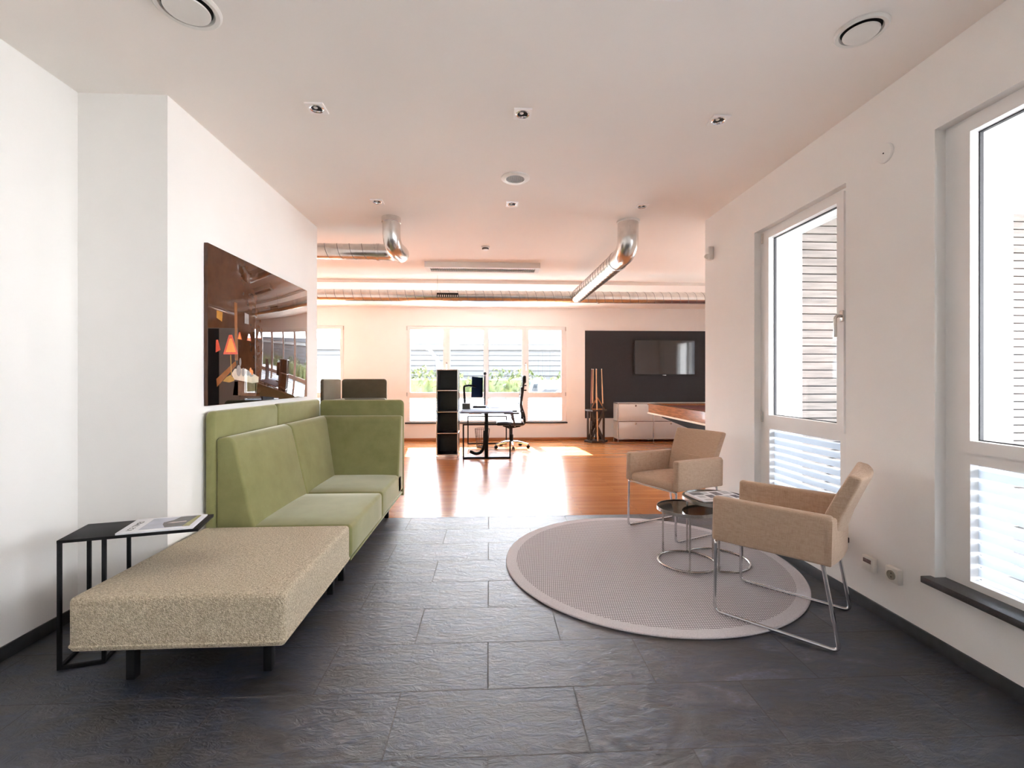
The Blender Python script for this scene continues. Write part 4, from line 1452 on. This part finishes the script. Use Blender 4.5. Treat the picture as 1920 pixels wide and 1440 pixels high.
mo2 = thing('computer_monitor', 'slim black monitor seen edge-on with a round camera on top', 'monitor', (-0.085, 9.1, 0.772))
bm = B(); box(bm, -0.098, -0.07, 8.85, 9.28, 0.80, 1.37, 0.005); obj('shell', bm, M_blackgloss, mo2)
bm = B(); box(bm, -0.0695, -0.067, 8.87, 9.26, 0.83, 1.35); obj('screen', bm, M_screen, mo2)
bm = B(); box(bm, -0.13, -0.04, 9.0, 9.15, 0.772, 0.785, 0.003); box(bm, -0.098, -0.08, 9.05, 9.1, 0.78, 0.83); obj('stand', bm, M_blackgloss, mo2)
bm = B(); bmesh.ops.create_uvsphere(bm, u_segments=16, v_segments=10, radius=0.03, matrix=Matrix.Translation((-0.08, 8.95, 1.41))); cyl(bm, (-0.08, 8.95, 1.365), (-0.08, 8.95, 1.39), 0.008); obj('camera_ball', bm, M_black, mo2)
kb = B(); box(kb, -0.30, -0.06, 8.50, 8.68, 0.772, 0.806, 0.006)
tag(obj('document_tray', kb, M_black), 'flat black tray on the desk under the monitor', 'tray')
pa = B()
box(pa, -0.03, 0.20, 8.45, 8.72, 0.772, 0.778, M=Matrix.Translation((0.08, 8.6, 0)) @ Matrix.Rotation(0.2, 4, 'Z') @ Matrix.Translation((-0.08, -8.6, 0)))
box(pa, 0.05, 0.30, 8.6, 8.85, 0.778, 0.783, M=Matrix.Translation((0.15, 8.7, 0)) @ Matrix.Rotation(-0.35, 4, 'Z') @ Matrix.Translation((-0.15, -8.7, 0)))
tag(obj('paper_stack', pa, M_desk, smooth=0), 'loose pale papers lying in the middle of the desk', 'papers')

# waste basket
wb = thing('waste_basket', 'round wire waste basket on the floor under the desk', 'waste basket', (-0.13, 8.75, 0))
bm = B()
for k in range(22):
    a = 2 * PI * k / 22
    cyl(bm, (-0.13 + 0.105 * math.cos(a), 8.75 + 0.105 * math.sin(a), 0.02), (-0.13 + 0.14 * math.cos(a), 8.75 + 0.14 * math.sin(a), 0.36), 0.003, 5)
obj('wire_wall', bm, M_darkwood, wb)
bm = B()
for z, r in ((0.36, 0.14), (0.22, 0.1255), (0.12, 0.1155)):
    tube(bm, [(-0.13 + r * math.cos(2 * PI * k / 36), 8.75 + r * math.sin(2 * PI * k / 36), z) for k in range(36)], 0.004 if z > 0.3 else 0.0022, 6, closed=True)
obj('hoop', bm, M_darkwood, wb)
bm = B(); lathe(bm, [(0, 0), (0.108, 0), (0.11, 0.03), (0.105, 0.03), (0.1, 0.008), (0, 0.008)], (-0.13, 8.75, 0), 32); obj('bottom', bm, M_darkwood, wb)

# office chair (faces -x)
oc = thing('office_chair', 'black mesh office chair with a polished star base at the desk', 'office chair', (0.43, 8.72, 0), PI)
for k in range(5):
    a = 2 * PI * k / 5 + 0.35
    ca, sa = math.cos(a), math.sin(a)
    bm = B(); tube(bm, [(0.03 * ca, 0.03 * sa, 0.115), (0.18 * ca, 0.18 * sa, 0.105), (0.32 * ca, 0.32 * sa, 0.078)], [0.024, 0.019, 0.013], 10)
    obj('base_leg', bm, M_alu, oc, local=True)
    bm = B()
    for s in (-0.014, 0.014):
        q = Vector((0.32 * ca, 0.32 * sa, 0.03)); n_ = Vector((-sa, ca, 0))
        cyl(bm, q + n_ * (s - 0.008), q + n_ * (s + 0.008), 0.03, 16)
    cyl(bm, (0.32 * ca, 0.32 * sa, 0.03), (0.32 * ca, 0.32 * sa, 0.08), 0.006, 8)
    obj('caster', bm, M_black, oc, local=True)
bm = B(); cyl(bm, (0, 0, 0.09), (0, 0, 0.25), 0.028); cyl(bm, (0, 0, 0.25), (0, 0, 0.40), 0.016); obj('gas_column', bm, M_black, oc, local=True)
bm = B(); prism(bm, [(-0.16, 0.40), (0.05, 0.365), (0.17, 0.41), (0.17, 0.44), (-0.16, 0.45)], -0.07, 0.07, 'y', 0.01); obj('tilt_mechanism', bm, M_black, oc, local=True)
bm = B(); rbox(bm, -0.22, 0.29, -0.24, 0.24, 0.44, 0.50, 0.024, dome=0.012); obj('seat', bm, M_blackgloss, oc, local=True, smooth=60)
spine = fillet([(-0.12, 0, 0.42), (-0.25, 0, 0.44), (-0.24, 0, 0.62), (-0.17, 0, 0.80), (-0.20, 0, 1.0), (-0.235, 0, 1.30)], 0.1, 6)
bm = B(); tube(bm, spine, 0.022, 10); obj('back_spine', bm, M_black, oc, local=True)
bm = B()
bp_ = [(-0.20, 0.56), (-0.165, 0.70), (-0.15, 0.82), (-0.165, 0.98), (-0.195, 1.15), (-0.205, 1.24)]
for s in (-1, 1):
    tube(bm, [(x, s * 0.22 * (1 - 0.25 * max(0, z - 1.0)), z) for x, z in bp_], 0.012, 8)
for x, z in (bp_[0], bp_[-1]):
    tube(bm, [(x, -0.215, z), (x - 0.025, 0, z), (x, 0.215, z)], 0.012, 8)
obj('back_frame', bm, M_black, oc, local=True)
bm = B()
for i in range(len(bp_) - 1):
    (xa, za), (xb, zb_) = bp_[i], bp_[i + 1]
    box(bm, min(xa, xb) - 0.008, max(xa, xb) + 0.002, -0.21, 0.21, za, zb_ + 0.001)
obj('mesh_back', bm, M_blackgloss, oc, local=True)
bm = B(); rbox(bm, -0.265, -0.20, -0.13, 0.13, 1.22, 1.37, 0.03); obj('headrest', bm, M_black, oc, local=True, smooth=60)
for z in (1.09, 1.18):
    bm = B(); cyl(bm, (-0.20, 0, z), (-0.28, 0, z), 0.012); obj('adjuster_knob', bm, M_black, oc, local=True)
for s in (-1, 1):
    bm = B(); tube(bm, fillet([(-0.05, s * 0.2, 0.43), (-0.04, s * 0.29, 0.45), (0.0, s * 0.29, 0.66)], 0.05), 0.018, 8); rbox(bm, -0.12, 0.16, s * 0.29 - 0.04, s * 0.29 + 0.04, 0.655, 0.69, 0.012, k=3, mid=3)
    obj('armrest', bm, M_blackgloss, oc, local=True)

# ------------------------------------------------------------------ television and sideboard
tv = thing('television', 'flat black television on the charcoal wall panel', 'television', (3.757, YF, 1.39))
bm = B(); box(bm, 3.095, 4.42, 9.665, 9.70, 1.392, 2.14, 0.004); obj('bezel', bm, M_blackgloss, tv)
bm = B(); box(bm, 3.107, 4.408, 9.661, 9.667, 1.407, 2.128); obj('screen', bm, M_screen, tv, smooth=0)
bm = B(); box(bm, 3.71, 3.79, 9.668, 9.69, 1.376, 1.394, 0.004); obj('status_window', bm, M_chrome, tv)
bm = B(); box(bm, 3.45, 4.05, 9.70, 9.745, 1.6, 1.95); obj('wall_bracket', bm, M_black, tv)

sb = thing('sideboard', 'low white steel sideboard with chrome tubes and drop fronts under the television', 'sideboard', (3.78, 9.57, 0))
bx0, by0, by1 = 2.663, 9.39, 9.725
mw = 0.747
zs = [0.055, 0.425, 0.795]
bm = B()
for z in zs:
    box(bm, bx0, bx0 + 3 * mw, by0 + 0.006, by1, z - 0.008, z + 0.004)
for i in range(4):
    x = bx0 + i * mw
    box(bm, x - 0.004, x + 0.004, by0 + 0.006, by1, zs[0], zs[2])
box(bm, bx0, bx0 + 3 * mw, by1 - 0.006, by1, zs[0], zs[2])
obj('carcass', bm, M_cabinet, sb, smooth=0)
bm = B(); box(bm, bx0 - 0.005, bx0 + 3 * mw + 0.005, by0 - 0.002, by1, zs[2], zs[2] + 0.012, 0.003); obj('top_panel', bm, M_cabinet, sb)
for i in range(3):
    for j in range(2):
        x = bx0 + i * mw
        bm = B(); box(bm, x + 0.012, x + mw - 0.012, by0 - 0.004, by0 + 0.006, zs[j] + 0.012, zs[j + 1] - 0.012, 0.003)
        f_ = obj('drawer_front', bm, M_cabinet, sb)
        bm = B(); lathe(bm, [(0, 0.01), (0.012, 0.01), (0.02, 0.003), (0.02, 0.0), (0, 0)], (x + mw / 2, by0 - 0.004, zs[j + 1] - 0.045), 18, M=Matrix.Rotation(PI / 2, 4, 'X'))
        obj('knob', bm, M_steel, f_)
bm = B()
for i in range(4):
    x = bx0 + i * mw
    cyl(bm, (x, by0, 0.03), (x, by0, zs[2]), 0.009, 12)
for z in zs:
    cyl(bm, (bx0, by0, z), (bx0 + 3 * mw, by0, z), 0.009, 12)
    cyl(bm, (bx0, by0, z), (bx0, by1, z), 0.009, 12)
obj('tube_frame', bm, M_chrome, sb)
for i in range(4):
    for y in (by0, by1 - 0.02):
        bm = B(); lathe(bm, [(0, 0), (0.017, 0), (0.017, 0.01), (0.008, 0.016), (0.008, 0.05), (0, 0.05)], (bx0 + i * mw, y, 0), 14); obj('foot', bm, M_chrome, sb)

# ------------------------------------------------------------------ pool table
pt = thing('pool_table', 'wooden pool table with polished rails and black underframe at the far right', 'pool table', (3.85, 7.4, 0))
tx0, tx1, ty0, ty1 = 3.08, 4.55, 6.05, 8.80
bm = B(); slab_with_holes(bm, tx0, tx1, ty0, ty1, [(tx0 + 0.13, tx1 - 0.13, ty0 + 0.13, ty1 - 0.13)], lambda a, b, c, d, s, u: box(bm, a, b, c, d, s, u, 0.0), 0.80, 0.83)
obj('top_rail', bm, M_walnut, pt, smooth=0)
bm = B(); slab_with_holes(bm, tx0 + 0.012, tx1 - 0.012, ty0 + 0.012, ty1 - 0.012, [(tx0 + 0.04, tx1 - 0.04, ty0 + 0.04, ty1 - 0.04)], lambda a, b, c, d, s, u: box(bm, a, b, c, d, s, u), 0.655, 0.80)
obj('apron', bm, M_walnut, pt, smooth=0)
bm = B(); slab_with_holes(bm, tx0 - 0.004, tx1 + 0.004, ty0 - 0.004, ty1 + 0.004, [(tx0 + 0.03, tx1 - 0.03, ty0 + 0.03, ty1 - 0.03)], lambda a, b, c, d, s, u: box(bm, a, b, c, d, s, u), 0.635, 0.66)
obj('trim_strip', bm, pbr('pale_strip_reflection', (0.8, 0.68, 0.54), 0.3, var=0.1), pt, smooth=0)  # lightened to carry the white reflection low on the table side
bm = B(); box(bm, tx0 + 0.12, tx1 - 0.12, ty0 + 0.12, ty1 - 0.12, 0.74, 0.795); obj('playing_bed', bm, M_baize, pt, smooth=0)
bm = B(); prism(bm, [(8.45, 0.64), (8.3, 0.59), (6.64, 0.475), (6.4, 0.46), (6.3, 0.64)], tx0 + 0.10, tx1 - 0.10, 'x', 0.004); obj('underframe', bm, M_black, pt)
for x in (3.62, 4.2):
    for y in (6.5, 7.2):
        bm = B(); prism(bm, [(-0.06, 0.0), (0.06, 0.0), (0.1, 0.6), (-0.1, 0.6)], y - 0.06, y + 0.06, 'y', 0.005, M=Matrix.Translation((x, 0, 0))); obj('leg', bm, M_black, pt)

# ------------------------------------------------------------------ cue stand and cues
cs = thing('cue_stand', 'dark wooden cue stand with crossed struts left of the sideboard', 'cue stand', (2.21, 9.38, 0))
cxm, cym = 2.21, 9.42
hexa = lambda r, n=6, o=0.0: [(cxm + r * math.cos(2 * PI * k / n + o), cym + r * math.sin(2 * PI * k / n + o) * 0.8) for k in range(n)]
bm = B(); prism(bm, hexa(0.245, 6, 0.0), 0.0, 0.045, 'z', 0.006); obj('base_plate', bm, M_darkwood, cs)
bm = B(); lathe(bm, [(0.232, 0.645), (0.232, 0.675), (0.19, 0.675), (0.19, 0.645), (0.232, 0.645)], (cxm, cym, 0), 6); obj('top_plate', bm, M_darkwood, cs)
for y in (cym - 0.115, cym + 0.115):
    for sgn in (1, -1):
        dy = 0.0 if sgn > 0 else 0.014
        bm = B(); prism(bm, [(cxm - sgn * 0.135 - 0.026, 0.045), (cxm - sgn * 0.135 + 0.026, 0.045), (cxm + sgn * 0.135 + 0.026, 0.646), (cxm + sgn * 0.135 - 0.026, 0.646)], y - 0.006 + dy, y + 0.006 + dy, 'y')
        obj('strut', bm, M_darkwood, cs, smooth=0)
for x in (cxm - 0.165, cxm + 0.165):
    for y in (cym - 0.03, cym + 0.06):
        bm = B(); cyl(bm, (x, y, 0.04), (x, y, 0.65), 0.013, 8); obj('post', bm, M_darkwood, cs)


def cue(b, t, mats, lab):
    c = thing('billiard_cue', lab, 'cue', b, 0, 'cues in the cue stand')
    b, t = Vector(b), Vector(t)
    m_ = b.lerp(t, 0.52)
    bm = B(); tube(bm, [b, m_], [0.016, 0.013], 10); obj('butt', bm, mats[1], c)
    bm = B(); tube(bm, [m_, t], [0.013, 0.0085], 10); obj('shaft', bm, mats[0], c)
    bm = B(); tube(bm, [t, t + (t - b).normalized() * 0.012], 0.009, 8); obj('tip', bm, M_white, c)
    return c


cue((2.065, 9.30, 0.046), (2.105, 9.33, 1.50), (M_cuered, M_darkwood), 'reddish cue at the left side of the cue stand')
cue((2.14, 9.47, 0.046), (2.162, 9.45, 1.50), (M_cue, M_darkwood), 'pale cue just right of the reddish cue in the stand')
cue((2.205, 9.24, 0.046), (2.187, 9.3, 1.50), (M_cue, M_cue), 'pale cue standing at the front of the cue stand, light down to its butt')
cue((2.225, 9.50, 0.046), (2.237, 9.48, 1.50), (M_cue, M_darkwood), 'pale cue right behind the front cue of the stand')
cue((2.345, 9.28, 0.046), (2.305, 9.32, 1.50), (M_cue, M_darkwood), 'pale cue at the right side of the cue stand')
bm = B()
tri = [(2.10, 9.38, 0.685), (2.235, 9.42, 0.93), (2.375, 9.38, 0.685)]
tube(bm, fillet(tri + [tri[0], tri[1]], 0.02, 4)[:-1], 0.011, 6)
tag(obj('ball_triangle', bm, M_orangewood), 'wooden triangle ball rack leaning on top of the cue stand', 'ball rack')
